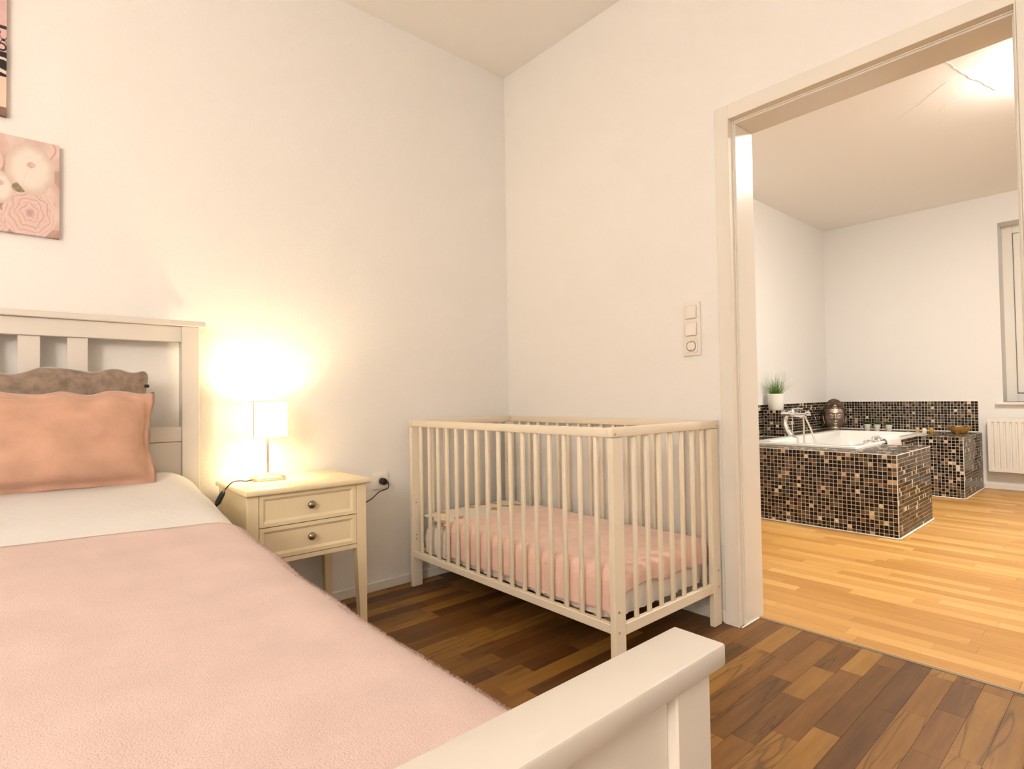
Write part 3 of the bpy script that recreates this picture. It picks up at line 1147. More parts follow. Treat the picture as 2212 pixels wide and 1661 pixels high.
def canvas(name, label, x0, x1, z0, z1, fn, n):
    o = thing(name, label, 'canvas', ((x0 + x1) / 2, 0, z0))
    dpt = .020
    nu, nv = n, int(n * (z1 - z0) / (x1 - x0))
    m = MB()
    m.grid(lambda u, v: (x0 + (x1 - x0) * u, -dpt, z0 + (z1 - z0) * v), nu, nv, 0, False)
    cols = [fn(i / nu, j / nv) for j in range(nv + 1) for i in range(nu + 1)]
    k = len(m.v)
    e = [(x0, z0), (x1, z0), (x1, z1), (x0, z1)]
    uv = [(0, 0), (1, 0), (1, 1), (0, 1)]
    for q in range(4):   # wrapped edges carry on the print
        (xa, za), (xb_, zb) = e[q], e[(q + 1) % 4]
        (ua, va), (ub, vb) = uv[q], uv[(q + 1) % 4]
        ns_ = 40
        vs, fs = [], []
        for t in range(ns_ + 1):
            f = t / ns_
            X, Z = xa + (xb_ - xa) * f, za + (zb - za) * f
            cc = fn(ua + (ub - ua) * f, va + (vb - va) * f)
            vs += [(X, -dpt, Z), (X, -.001, Z)]
            cols += [cc, cc]
        for t in range(ns_):
            fs.append((2 * t, 2 * t + 1, 2 * t + 3, 2 * t + 2))
        m.add(vs, fs)
    f = m.build('printed_canvas', CANVAS, o)
    at = f.data.attributes.new('print', 'FLOAT_COLOR', 'POINT')
    flat = []
    for c_ in cols:
        flat += [c_[0], c_[1], c_[2], 1.0]
    at.data.foreach_set('color', flat)
    st = MB()
    for (a, b, c1, d1) in ((x0 + .002, x1 - .002, z0 + .002, z0 + .022), (x0 + .002, x1 - .002, z1 - .022, z1 - .002), (x0 + .002, x0 + .022, z0 + .022, z1 - .022), (x1 - .022, x1 - .002, z0 + .022, z1 - .022)):
        st.box(a, b, -dpt + .002, 0, c1, d1)
    st.build('stretcher_frame', mat('pine', (.55, .38, .2), .7), o)
    return o


canvas('flower_canvas', 'small square canvas print of pale pink and white peonies', -2.322, -2.007, 1.458, 1.773, peony, 230)
canvas('ornament_canvas', 'tall pink canvas print with black scrollwork above the peony canvas', -2.561, -2.141, 1.832, 2.452, scroll, 260)

# ------------------------------------------------------------------ cot
X1, Y1, CL, CWd, CH = -.689, -1.295, 1.24, .66, .799
X2, Y2 = X1 + CWd, Y1 + CL
cot = thing('cot', 'white wooden baby cot with vertical bars in the room corner', 'cot', ((X1 + X2) / 2, (Y1 + Y2) / 2, 0))
PT, PWd = .022, .055
posts = [(X1, Y1), (X2 - PWd, Y1), (X1, Y2 - PT), (X2 - PWd, Y2 - PT)]
for (x, y) in posts:
    box('post', PAINT, cot, x, x + PWd, y, y + PT, 0, .766, .002)
for y in (Y1 - .002, Y2 - PT + .002):
    MB().box(X1 - .002, X2 + .002, y, y + PT, .767, CH, .004, 0, 2).build('end_top_rail', PAINT, cot)
    MB().box(X1 + PWd, X2 - PWd, y + .002, y + PT - .002, .131, .168, .002).build('end_bottom_rail', PAINT, cot)
for x in (X1 + .002, X2 - .024):
    MB().box(x, x + .022, Y1 + PT, Y2 - PT, .767, .797, .003, 0, 2).build('side_top_rail', PAINT, cot)
    MB().box(x, x + .022, Y1 + PT, Y2 - PT, .142, .172, .002).build('side_bottom_rail', PAINT, cot)
bar0 = MB().box(-.0065, .0065, -.008, .008, .171, .768, .003, 0, 2).mesh('bar', PAINT)
bar1 = MB().box(-.008, .008, -.0065, .0065, .167, .768, .003, 0, 2).mesh('bar', PAINT)


def put(me, name, parent, loc):
    o = bpy.data.objects.new(name, me)
    COL.objects.link(o)
    o.parent = parent
    o.matrix_parent_inverse = parent.matrix_local.inverted()
    o.location = loc
    return o


for x in (X1 + .013, X2 - .013):
    for k in range(16):
        put(bar0, 'bar', cot, (x, -.1405 - .0717 * k, 0))
for y in (Y1 + PT / 2, Y2 - PT / 2):
    for k in range(7):
        put(bar1, 'bar', cot, (-.564 + .0718 * k, y, 0))
# screws
scw = MB().lathe([(.0045, 0), (.004, -.0012), (.0018, -.0012), (.0015, -.0004), (0, -.0004)], (0, 0, 0), 14, axis='y').mesh('screw', STEEL)
for (x, z) in ((-.669, .212), (-.670, .148), (-.049, .212), (-.049, .148)):
    put(scw, 'screw', cot, (x, Y1, z))
for x in (-.676, -.043):
    put(scw, 'screw', cot, (x, Y1 - .002, .778))
hol = MB().lathe([(.0028, -.0003), (0, -.0003)], (0, 0, 0), 12, axis='y').mesh('bolt_hole', DARK)
for z in (.245, .225, .40):
    put(hol, 'bolt_hole', cot, (-.667, Y2 - PT, z))
for k in range(9):
    y = Y1 + .08 + k * .135
    box('base_slat', mat('pine', (.55, .38, .2), .7), cot, X1 + .025, X2 - .025, y, y + .06, .150, .160)

# cot mattress with gathered sheet
cm = MB()


def cot_body(x0, x1, y0, y1, z0, z1, r, nu, nv):
    """soft rounded slab as closed grid: returns MB with top + side wrap"""
    m = MB()
    per = []
    rc = .05
    for (cx, cy, a0) in ((x1 - rc, y1 - rc, 0), (x0 + rc, y1 - rc, 90), (x0 + rc, y0 + rc, 180), (x1 - rc, y0 + rc, 270)):
        for k in range(8):
            a = math.radians(a0 + 90 * k / 7)
            per.append((cx + rc * math.cos(a), cy + rc * math.sin(a)))
    # resample perimeter
    P = [Vector((*p, 0)) for p in per] + [Vector((*per[0], 0))]
    L = [0]
    for i in range(len(P) - 1):
        L.append(L[-1] + (P[i + 1] - P[i]).length)
    n = 220
    ring = []
    for k in range(n):
        d = L[-1] * k / n
        i = max(j for j in range(len(L)) if L[j] <= d + 1e-9)
        i = min(i, len(P) - 2)
        t = (d - L[i]) / max(1e-9, L[i + 1] - L[i])
        ring.append(P[i].lerp(P[i + 1], t))
    cx, cy = (x0 + x1) / 2, (y0 + y1) / 2
    rows = []
    prof = [(0.0, z0 + .004), (0.0, z0 + .02), (-.004, (z0 + z1) / 2), (0.0, z1 - r), (.3 * r, z1 - .3 * r), (r, z1), (.12, z1 + .006), (.25, z1 + .008)]
    for (ins, z) in prof:
        row = []
        for k, p in enumerate(ring):
            d = Vector((p.x - cx, p.y - cy, 0))
            hx = max(.001, (x1 - x0) / 2)
            hy = max(.001, (y1 - y0) / 2)
            q = Vector((cx + d.x * (1 - min(.98, ins / hx)), cy + d.y * (1 - min(.98, ins / hy)), z))
            g = 0
            if z < z1:
                g = .009 * nz(k * .35, z * 18, 3, 1.0) + .004 * math.sin(k * 1.9 + z * 40)
                dd = d.normalized()
                q += dd * (g - .006)
            row.append(q)
        rows.append(row)
    vs = [v for row in rows for v in row]
    fs = []
    for i in range(len(rows) - 1):
        for k in range(n):
            k2 = (k + 1) % n
            fs.append((i * n + k, i * n + k2, (i + 1) * n + k2, (i + 1) * n + k))
    fs.append(tuple((len(rows) - 1) * n + k for k in range(n)))
    m.add(vs, fs, 0, True)
    return m


tag(cot_body(-.644, -.052, -1.248, -.080, .162, .292, .03, 1, 1).build('cot_mattress', mat('cot_sheet', (0.86, 0.82, 0.75), 0.9, bump=(40, 0.3, 0.006)), None), 'white cot mattress in a gathered cotton sheet', 'mattress')


def cot_pillow():
    def fn_side(sd):
        def fn(u, v):
            a = (max(0, 1 - abs(2 * u - 1) ** 3) * max(0, 1 - abs(2 * v - 1) ** 3)) ** .6
            x = -.640 + .575 * u
            y = -.350 + .262 * v
            return (x + .006 * nz(v, 0, 1, 6), y + .006 * nz(u, 0, 4, 6), .306 + sd * .016 * a + .030 * v + .004 * nz(u, v, 2, 7) + .002)
        return fn
    m = MB()
    m.grid(fn_side(1), 40, 24)
    m.grid(fn_side(-1), 40, 24)
    me = m.mesh('cot_pillow', PRINT)
    bm = bmesh.new()
    bm.from_mesh(me)
    bmesh.ops.remove_doubles(bm, verts=bm.verts, dist=.0003)
    bmesh.ops.recalc_face_normals(bm, faces=bm.faces)
    bm.to_mesh(me)
    bm.free()
    o = bpy.data.objects.new('cot_pillow', me)
    COL.objects.link(o)
    tag(o, 'flat white cot pillow printed with tan geometric shapes', 'pillow')


cot_pillow()


def cot_blanket():
    r = .045
    q = r * math.pi / 2
    xa, xe = -.062, -.655         # back edge, outer hang plane
    ya, ye = -.30, -1.262
    La = (xa - (xe + r)) + q
    Lb = (ya - (ye + r)) + q

    def fn(u, v):
        b = v * (Lb + .055)
        hang = .105 + .035 * nz(b, 0.1, 3, 3.3) + .02 * sst(.25, .0, b) - .02 * sst(.7, 1.1, b)
        a = u * (La + hang)
        z = .335 - .012 * (v if v < .5 else 1 - v) + .006 * nz(u * 3, v * 6, 1, 1.7)
        z += .006 * math.exp(-((b - .1) / .09) ** 2)
        fx = xa - (xe + r)
        if a < fx:
            x, dz = xa - a, 0
        elif a < fx + q:
            t = (a - fx) / r
            x, dz = xe + r - r * math.sin(t), -r * (1 - math.cos(t))
        else:
            x, dz = xe, -r - (a - fx - q)
        fold = .007 * nz(b, 0, 7, 9.0) + .004 * nz(b, 0, 2, 22)
        if a > fx:
            x += fold * min(1, (a - fx) / q) * .8
        fy = ya - (ye + r)
        if b < fy:
            y, dy = ya - b, 0
        elif b < fy + q:
            t = (b - fy) / r
            y, dy = ye + r - r * math.sin(t), -r * (1 - math.cos(t))
        else:
            y, dy = ye, -r - (b - fy - q) * (.75 + .5 * nz(a, 0, 9, 6))
        if b > fy:
            y += .007 * nz(a, 0, 5, 12) * min(1, (b - fy) / q)
        return (x, y, max(.182, z + dz + dy))
    m = MB()
    m.grid(fn, 70, 110)
    o = m.build('cot_blanket', PINK2, None, sharp=False)
    bm = bmesh.new()
    bm.from_mesh(o.data)
    bmesh.ops.recalc_face_normals(bm, faces=bm.faces)
    if sum(f.normal.z for f in bm.faces) < 0:
        bmesh.ops.reverse_faces(bm, faces=bm.faces)
    bm.to_mesh(o.data)
    bm.free()
    solid(o, .007, -1)
    tag(o, 'soft rose pink blanket draped over the cot mattress behind the bars', 'blanket')


cot_blanket()

# ------------------------------------------------------------------ tiled bath surround
TXF, TYR, TZ = 1.905, -1.400, .510
sur = thing('bath_surround', 'mosaic tiled masonry surround and ledges of the bathtub', 'bath surround', (3.2, -.7, 0))
g = MB()
YB_, XB_ = YB - .001, XB - .001
g.box(TXF, 2.20, TYR, YB_, 0, TZ)
g.box(2.20, 2.70, TYR, -1.07, 0, TZ)
g.box(2.70, 3.75, -1.09, -1.07, 0, TZ)
g.box(3.75, 3.94, TYR, -1.07, 0, TZ)
g.box(3.94, XB_, TYR, YB_, 0, TZ)
g.box(2.20, 3.94, -.39, YB_, 0, TZ)
g.build('masonry', GROUT, sur)
box('backsplash', GROUT, sur, XB - .010, XB_, -1.380, YB_, TZ, .800)
box('backsplash', GROUT, sur, TXF, XB - .010, YB - .010, YB_, TZ, .797)
box('ledge_block', GROUT, sur, 2.95, 3.12, -.302, YB - .010, TZ, .748)
PITCH_T, TS, TD = .0255, .0222, .0022
trnd = random.Random(5)


def pick_mat(i, j):
    # loose checker of dark and brown tiles
    k = trnd.choices(range(len(TILES)), TW)[0]
    if (i + j) % 2 == 0 and k in (2, 3, 4) and trnd.random() < .45:
        k = 0
    if (i + j) % 2 == 1 and k in (0, 1) and trnd.random() < .35:
        k = trnd.choice((2, 3, 4))
    return k


tile_meshes = []
for i, tm in enumerate(TILES):
    m = MB()
    h = TS / 2
    b_ = .0012
    vs = [(-h, -h, 0), (h, -h, 0), (h, h, 0), (-h, h, 0), (-h, -h, TD - b_), (h, -h, TD - b_), (h, h, TD - b_), (-h, h, TD - b_),
          (-h + b_, -h + b_, TD), (h - b_, -h + b_, TD), (h - b_, h - b_, TD), (-h + b_, h - b_, TD)]
    fs = []
    for k in range(4):
        k2 = (k + 1) % 4
        fs += [(k, k2, 4 + k2, 4 + k), (4 + k, 4 + k2, 8 + k2, 8 + k)]
    fs.append((8, 9, 10, 11))
    m.add(vs, fs)
    tile_meshes.append(m.mesh('tile', tm))
TV = [tuple(v.co) for v in tile_meshes[0].vertices]
TF = [tuple(p.vertices) for p in tile_meshes[0].polygons]
stuff = MB()
nind = 0


def mosaic(org, U, V, nu, nv, ok=None, single=None):
    global nind
    U, V = Vector(U), Vector(V)
    N_ = U.cross(V)
    org = Vector(org)
    R_ = Matrix((U, V, N_)).transposed().to_4x4()
    for i in range(nu):
        for j in range(nv):
            c_ = org + U * (PITCH_T * (i + .5)) + V * (PITCH_T * (j + .5))
            if ok and not ok(c_):
                continue
            k = pick_mat(i, j)
            if single and single(i, j) and nind < 300:
                o = bpy.data.objects.new('tile', tile_meshes[k])
                COL.objects.link(o)
                o.parent = sur
                o.matrix_parent_inverse = sur.matrix_local.inverted()
                Mx = R_.copy()
                Mx.translation = c_
                o.matrix_basis = Mx
                nind += 1
            else:
                stuff.add([c_ + U * a + V * b + N_ * d for a, b, d in TV], TF, k)


# front (faces the door): from the right corner leftwards, rows from the top
mosaic((TXF, TYR, TZ), (0, 1, 0), (0, 0, -1), 51, 20, single=lambda i, j: i < 15)
mosaic((TXF + .002, TYR, 0), (1, 0, 0), (0, 0, 1), 31, 20)


def top_ok(c):
    x, y = c.x, c.y
    if 2.15 < x < 3.99 and -1.12 < y < -.34:
        return False
    if 2.70 < x < 3.75 and y < -1.09:
        return False
    if 2.94 < x < 3.13 and y > -.31:
        return False
    return y < YB - .02 and x < XB - .02


mosaic((TXF, TYR, TZ), (1, 0, 0), (0, 1, 0), 104, 51, ok=top_ok)
mosaic((3.75, TYR, TZ), (0, 1, 0), (0, 0, -1), 12, 20)
mosaic((3.752, TYR, 0), (1, 0, 0), (0, 0, 1), 31, 20)
mosaic((2.70, -1.09, 0), (1, 0, 0), (0, 0, 1), 41, 20)
mosaic((XB - .010, -1.378, .800), (0, 1, 0), (0, 0, -1), 50, 11)
mosaic((TXF, YB - .010, .797 - 11 * PITCH_T), (1, 0, 0), (0, 0, 1), 103, 11, ok=lambda c: not (2.94 < c.x < 3.13 and c.z < .75))
mosaic((2.95, -.302, .748), (0, 1, 0), (0, 0, -1), 8, 9)
mosaic((2.95, -.302, .748 - 9 * PITCH_T), (1, 0, 0), (0, 0, 1), 6, 9)
mosaic((2.95, -.302, .748), (1, 0, 0), (0, 1, 0), 6, 8)
so_ = stuff.build('mosaic_tiles', TILES, sur)
so_['kind'] = 'stuff'
bd = MB()
bd.box(TXF - .012, TXF, TYR - .012, YB_, 0, .010, .004)
bd.box(TXF - .012, 2.712, TYR - .012, TYR, 0, .010, .004)
bd.box(3.738, 3.75, TYR - .012, -1.09, 0, .010, .004)
bd.box(3.738, XB_, TYR - .012, TYR, 0, .010, .004)
bd.box(XB - .016, XB - .011, -1.38, YB_, TZ + .0, TZ + .008)
bd.box(TXF, XB_, YB - .016, YB - .011, TZ, TZ + .008)
bd.build('silicone_bead', SILIC, sur)
ej = MB()
for (x, y, z0, z1) in ((TXF - .003, TYR - .003, .01, TZ + .002), (3.747, TYR - .003, .01, TZ + .002), (2.947, -.305, TZ, .75)):
    ej.box(x, x + .004, y, y + .004, z0, z1)
ej.box(TXF - .003, TXF + .001, TYR, YB_, TZ - .001, TZ + .003)
ej.box(TXF, 2.70, TYR - .003, TYR + .001, TZ - .001, TZ + .003)
ej.box(3.747, 3.751, TYR, -1.09, TZ - .001, TZ + .003)
ej.build('corner_joint', SILIC, sur)

# --- tub
TBX0, TBX1, TBY0, TBY1, TBZ = 2.17, 3.97, -1.105, -.36, .530
tub = thing('bathtub', 'white built-in bathtub with a flat rim', 'bathtub', ((TBX0 + TBX1) / 2, (TBY0 + TBY1) / 2, TZ))


def rrect(x0, x1, y0, y1, r, z, n=7):
    out = []
    for (cx, cy, a0) in ((x1 - r, y1 - r, 0), (x0 + r, y1 - r, 90), (x0 + r, y0 + r, 180), (x1 - r, y0 + r, 270)):
        for k in range(n + 1):
            a = math.radians(a0 + 90 * k / n)
            out.append((cx + r * math.cos(a), cy + r * math.sin(a), z))
    return out


rings = [rrect(TBX0, TBX1, TBY0, TBY1, .015, TZ + .003), rrect(TBX0, TBX1, TBY0, TBY1, .015, TBZ - .004),
         rrect(TBX0 + .004, TBX1 - .004, TBY0 + .004, TBY1 - .004, .015, TBZ),
         rrect(TBX0 + .055, TBX1 - .055, TBY0 + .055, TBY1 - .085, .10, TBZ),
         rrect(TBX0 + .064, TBX1 - .064, TBY0 + .064, TBY1 - .094, .10, TBZ - .008),
         rrect(TBX0 + .14, TBX1 - .10, TBY0 + .09, TBY1 - .12, .13, TBZ - .20),
         rrect(TBX0 + .26, TBX1 - .14, TBY0 + .12, TBY1 - .15, .15, TBZ - .38),
         rrect(TBX0 + .34, TBX1 - .20, TBY0 + .17, TBY1 - .20, .12, TBZ - .42)]
n = len(rings[0])
vs = [p for r_ in rings for p in r_]
fs = []
for i in range(len(rings) - 1):
    for k in range(n):
        k2 = (k + 1) % n
        fs.append((i * n + k, i * n + k2, (i + 1) * n + k2, (i + 1) * n + k))
fs.append(tuple((len(rings) - 1) * n + k for k in range(n)))
MB().add(vs, fs, 0, True).build('tub_shell', ACRYL, tub)
gh = MB()
gh.tube(spline([(2.64, -1.07, TBZ), (2.64, -1.068, TBZ + .022), (2.66, -1.066, TBZ + .030), (2.76, -1.066, TBZ + .030), (2.775, -1.068, TBZ + .022), (2.775, -1.07, TBZ)], 6), .010, 10)
gh.build('grab_handle', CHROME, tub)
MB().lathe([(.036, 0), (.036, .006), (.03, .014), (.012, .02), (0, .02)], (2.560, -1.065, TBZ), 24).build('drain_knob', CHROME, tub)

# towel folded over the rim
def towel():
    x0, x1 = 2.79, 3.12
    prof = [(-1.035, TBZ + .004), (-1.05, TBZ + .018), (-1.075, TBZ + .024), (-1.10, TBZ + .020), (-1.118, TBZ + .005), (-1.122, TBZ - .03), (-1.124, TBZ - .07), (-1.126, TBZ - .11)]

    def fn(u, v):
        k = v * (len(prof) - 1)
        i = min(int(k), len(prof) - 2)
        t = k - i
        y = prof[i][0] + (prof[i + 1][0] - prof[i][0]) * t
        z = prof[i][1] + (prof[i + 1][1] - prof[i][1]) * t
        x = x0 + (x1 - x0) * u
        e = .006 * sst(.12, 0, min(u, 1 - u))
        return (x, y - .004 * nz(u, v, 1, 5) + e, z + .003 * nz(u, v, 3, 6) - e * .5)
    o = MB().grid(fn, 24, 28).build('towel', SHEET, None, sharp=False)
    bm = bmesh.new()
    bm.from_mesh(o.data)
    bmesh.ops.recalc_face_normals(bm, faces=bm.faces)
    if sum(f.normal.z for f in bm.faces) < 0:
        bmesh.ops.reverse_faces(bm, faces=bm.faces)
    bm.to_mesh(o.data)
    bm.free()
    solid(o, .010, 1)
    tag(o, 'small white towel hanging over the bathtub rim', 'towel')


towel()

# --- tub faucet
FXc, FYc = 2.80, -.415
fa = thing('tub_faucet', 'chrome bathtub mixer tap with curved column and hand shower hose', 'faucet', (FXc, FYc, TBZ))
MB().lathe([(.042, 0), (.042, .008), (.030, .014), (0, .014)], (FXc, FYc, TBZ), 24).build('base', CHROME, fa)
col = spline([(FXc, FYc, TBZ + .005), (FXc, FYc + .030, TBZ + .05), (FXc, FYc + .048, TBZ + .11), (FXc, FYc + .040, TBZ + .165), (FXc, FYc + .010, TBZ + .200), (FXc, FYc - .025, TBZ + .205)], 6)
MB().tube(col, [.030 - .012 * min(1, i / (len(col) * .6)) for i in range(len(col))], 14).build('column', CHROME, fa)
b = MB()
b.tube([(FXc, FYc + .075, TBZ + .190), (FXc, FYc + .060, TBZ + .190), (FXc, FYc - .055, TBZ + .190), (FXc, FYc - .075, TBZ + .187)], [.015, .020, .021, .014], 14)
b.tube([(FXc - .005, FYc - .045, TBZ + .185), (FXc + .0, FYc - .085, TBZ + .178), (FXc + .0, FYc - .125, TBZ + .172)], [.017, .014, .012], 12)
b.build('mixer_body', CHROME, fa)
lv = MB()
lv.tube([(FXc, FYc - .02, TBZ + .20), (FXc, FYc - .02, TBZ + .235)], [.016, .013], 12)
lv.tube([(FXc, FYc - .02, TBZ + .232), (FXc - .01, FYc - .06, TBZ + .240), (FXc - .015, FYc - .105, TBZ + .238)], [.008, .007, .006], 10)
lv.build('lever', CHROME, fa)
hs = MB()
hs.tube([(FXc - .012, FYc - .155, TBZ + .205), (FXc - .01, FYc - .120, TBZ + .192), (FXc - .01, FYc - .02, TBZ + .186)], [.020, .013, .010], 12)
hs.lathe([(.012, 0), (.024, -.010), (.024, -.018), (0, -.018)], (FXc - .012, FYc - .145, TBZ + .200), 18)
hs.build('hand_shower', CHROME, fa)
HOSE = mat('shower_hose', (0.72, 0.66, 0.54), 0.3, 0.8, bump=(700, .6, .001))
MB().tube(spline([(FXc - .01, FYc - .105, TBZ + .175), (FXc - .012, FYc - .11, TBZ + .09), (FXc - .01, FYc - .108, TBZ - .02), (FXc, FYc - .115, TBZ - .14), (FXc, FYc - .17, TBZ - .22), (FXc, FYc - .22, TBZ - .15), (FXc, FYc - .19, TBZ - .03), (FXc, FYc - .155, TBZ + .08), (FXc - .01, FYc - .118, TBZ + .175)], 8), .0075, 10).build('hose', HOSE, fa)

# ------------------------------------------------------------------ things on the ledges
# grass in a white pot
PGX, PGY, PGZ = 3.03, -.195, .7505
pg = thing('potted_grass', 'wispy green grass in a tall white pot on the tiled ledge block', 'plant', (PGX, PGY, PGZ))
MB().lathe([(.0, 0), (.060, 0), (.062, .004), (.067, .10), (.069, .142), (.066, .145), (.062, .142), (.060, .12), (0, .12)], (PGX, PGY, PGZ), 28).build('pot', POTW, pg)
MB().lathe([(.061, .125), (.03, .130), (0, .132)], (PGX, PGY, PGZ), 20).build('soil', mat('soil', (.10, .07, .04), .9), pg)
gr = MB()
rnd = random.Random(4)
for i in range(260):
    a = rnd.uniform(0, 2 * math.pi)
    sp_ = rnd.random()
    wild = rnd.random() < .22
    ln = rnd.uniform(.07, .17) if not wild else rnd.uniform(.10, .21)
    lean = rnd.uniform(.05, .5) if not wild else rnd.uniform(.5, 1.15)
    if rnd.random() < .12:
        ln, lean = rnd.uniform(.2, .25), rnd.uniform(0, .2)
    r0 = .04 * sp_
    p = Vector((PGX + r0 * math.cos(a), PGY + r0 * math.sin(a), PGZ + .125))
    dirv = Vector((math.cos(a) * lean, math.sin(a) * lean, 1)).normalized()
    pts = [p]
    for k in range(4):
        dirv = (dirv + Vector((rnd.gauss(0, .16), rnd.gauss(0, .16), -.06 * k))).normalized()
        p = p + dirv * ln / 4
        pts.append(p)
    w0 = .0016
    sd = Vector((-math.sin(a + 1), math.cos(a + 1), 0)) * w0
    sd2 = Vector((sd.y, -sd.x, 0))
    vs, fs = [], []
    for k, q in enumerate(pts):
        f = 1 - .8 * k / 4
        vs += [q - sd * f, q + sd * f, q + sd2 * f]
    for k in range(4):
        o_ = k * 3
        for e in range(3):
            e2 = (e + 1) % 3
            fs.append((o_ + e, o_ + e2, o_ + 3 + e2, o_ + 3 + e))
    gr.add(vs, fs, 0, True)
go = gr.build('grass_blades', GREEN1, pg)
go['kind'] = 'stuff'

# three small succulents
labels = ['small white pot with a dark green succulent nearest the statue head', 'small white pot with an olive succulent, middle of the three on the ledge', 'small white pot with a dark green succulent nearest the small bottles']
for i, (x, y) in enumerate(((4.30, -.547), (4.30, -.632), (4.30, -.731))):
    o = thing('succulent_pot', labels[i], 'plant', (x, y, TZ + .0025), 'succulents on the bath ledge')
    MB().lathe([(0, 0), (.021, 0), (.023, .003), (.030, .060), (.0305, .064), (.028, .064), (.0265, .056), (0, .056)], (x, y, TZ + .0025), 20).build('pot', POTW, o)
    lf = MB()
    rnd = random.Random(i)
    for k in range(34):
        a = k * 2.4
        el = .25 + 1.15 * (k / 34)
        ln = rnd.uniform(.034, .050) * (1 - .25 * k / 34)
        d = Vector((math.cos(a) * math.cos(el), math.sin(a) * math.cos(el), math.sin(el)))
        p0 = Vector((x, y, TZ + .060))
        lf.tube([p0, p0 + d * ln * .5, p0 + d * ln * .85, p0 + d * ln], [.003, .006, .004, .0006], 6)
    lf.build('leaves', GREEN3 if i == 1 else GREEN2, o)

# three small bottles
for (x, y, m, lab, hgt) in ((4.25, -.976, HONEY, 'tiny honey coloured toiletry bottle with dark cap, leftmost of the three', .048),
                            (4.05, -1.074, CREAMB, 'tiny cream toiletry bottle with dark cap between two amber ones', .052),
                            (4.25, -1.083, AMBER, 'tiny amber toiletry bottle with dark cap nearest the wooden bowl', .048)):
    o = thing('toiletry_bottle', lab, 'bottle', (x, y, TZ + .0025), 'little bottles on the bath ledge')
    MB().lathe([(0, 0), (.015, 0), (.0165, .002), (.0165, hgt - .010), (.013, hgt - .003), (.007, hgt), (.007, hgt + .004), (0, hgt + .004)], (x, y, TZ + .0025), 20, ex=3).build('flask', m, o)
    MB().lathe([(0, hgt + .003), (.0095, hgt + .003), (.0095, hgt + .020), (.008, hgt + .022), (0, hgt + .022)], (x, y, TZ + .0025), 16).build('cap', BLACK, o)

# wooden bowl with pebbles
BWX, BWY, BWZ = 4.36, -1.270, TZ + .0025
bw = thing('wooden_bowl', 'golden brown shallow wooden bowl on the end of the tiled ledge', 'bowl', (BWX, BWY, BWZ))
MB().lathe([(0, 0), (.050, 0), (.053, .003), (.080, .030), (.094, .056), (.096, .060), (.092, .060), (.076, .034), (.045, .010), (0, .008)], (BWX, BWY, BWZ), 36).build('bowl_shell', BOWLW, bw)
rnd = random.Random(9)
PB = [(-.045, -.010, .026, STONED, 'black pebble in the wooden bowl, nearest its left rim'), (-.012, .030, .024, BOWLW, 'brown pebble in the wooden bowl towards the wall'),
      (-.040, .018, .018, HONEY, 'honey coloured soap in the wooden bowl'), (-.010, -.006, .030, STONE, 'large white pebble in the middle of the wooden bowl'),
      (.022, .030, .022, STONED, 'black pebble in the wooden bowl towards the wall'), (.030, -.030, .017, STONE, 'little white pebble at the right of the wooden bowl'),
      (.045, .0, .026, STONED, 'black pebble in the wooden bowl, nearest its right rim')]
for (a, b_, r, m, lab) in PB:
    # a runs along -y (left to right in the picture)
    d = math.hypot(a, b_)
    z0 = .010 + .030 * (d / .07) ** 2
    o = MB().lathe([(r * math.sin(t), -r * .72 * math.cos(t)) for t in [math.pi * k / 8 for k in range(9)]], (BWX + b_, BWY - a, BWZ + z0 + r * .72 + .006), 14).build('pebble', m)
    tag(o, lab, 'pebble', 'pebbles in the wooden bowl')

# ------------------------------------------------------------------ radiator
RX, RY1, RY0, RZ0, RZ1 = XB - .10, -1.456, -2.66, .168, .648
rad = thing('radiator', 'white ribbed panel radiator under the bathroom window', 'radiator', (RX, (RY0 + RY1) / 2, RZ0))
pn_ = MB()
per = .0405
nR = int((RY1 - RY0 - .04) / per)
prof = []
y = RY1 - .022
prof.append((RY1, 0))
for k in range(nR):
    prof += [(y, 0), (y - .006, .011), (y - .014, .011), (y - .020, 0), (y - per + .001, 0)]
    y -= per
prof.append((RY0, 0))
zin0, zin1 = RZ0 + .035, RZ1 - .042
vs, fs = [], []
for (yy, d) in prof:
    vs += [(RX, yy, RZ0), (RX, yy, zin0 - .008), (RX + d, yy, zin0), (RX + d, yy, zin1), (RX, yy, zin1 + .008), (RX, yy, RZ1)]
for k in range(len(prof) - 1):
    for e in range(5):
        a = k * 6 + e
        fs.append((a, a + 6, a + 7, a + 1))
pn_.add(vs, fs)
fp = pn_.build('front_panel', PLASTIC, rad)
bmv = bmesh.new()
bmv.from_mesh(fp.data)
bmesh.ops.recalc_face_normals(bmv, faces=bmv.faces)
bmv.to_mesh(fp.data)
bmv.free()
box('back_panel', PLASTIC, rad, XB - .045, XB - .035, RY0, RY1, RZ0, RZ1)
for (a, b_) in ((RY1, RY1 + .003), (RY0 - .003, RY0)):
    box('side_cover', PLASTIC, rad, RX - .001, XB - .035, a, b_, RZ0 + .004, RZ1)
gl = MB()
gl.box(RX + .002, XB - .036, RY0, RY1, RZ1 - .004, RZ1 + .001)
gl.build('top_grille', PLASTIC, rad)
br = MB()
for yy in (RY1 - .12, RY0 + .12):
    br.box(XB - .036, XB - .001, yy - .015, yy + .015, RZ0 + .05, RZ1 - .05)
br.build('bracket', PLASTIC, rad)


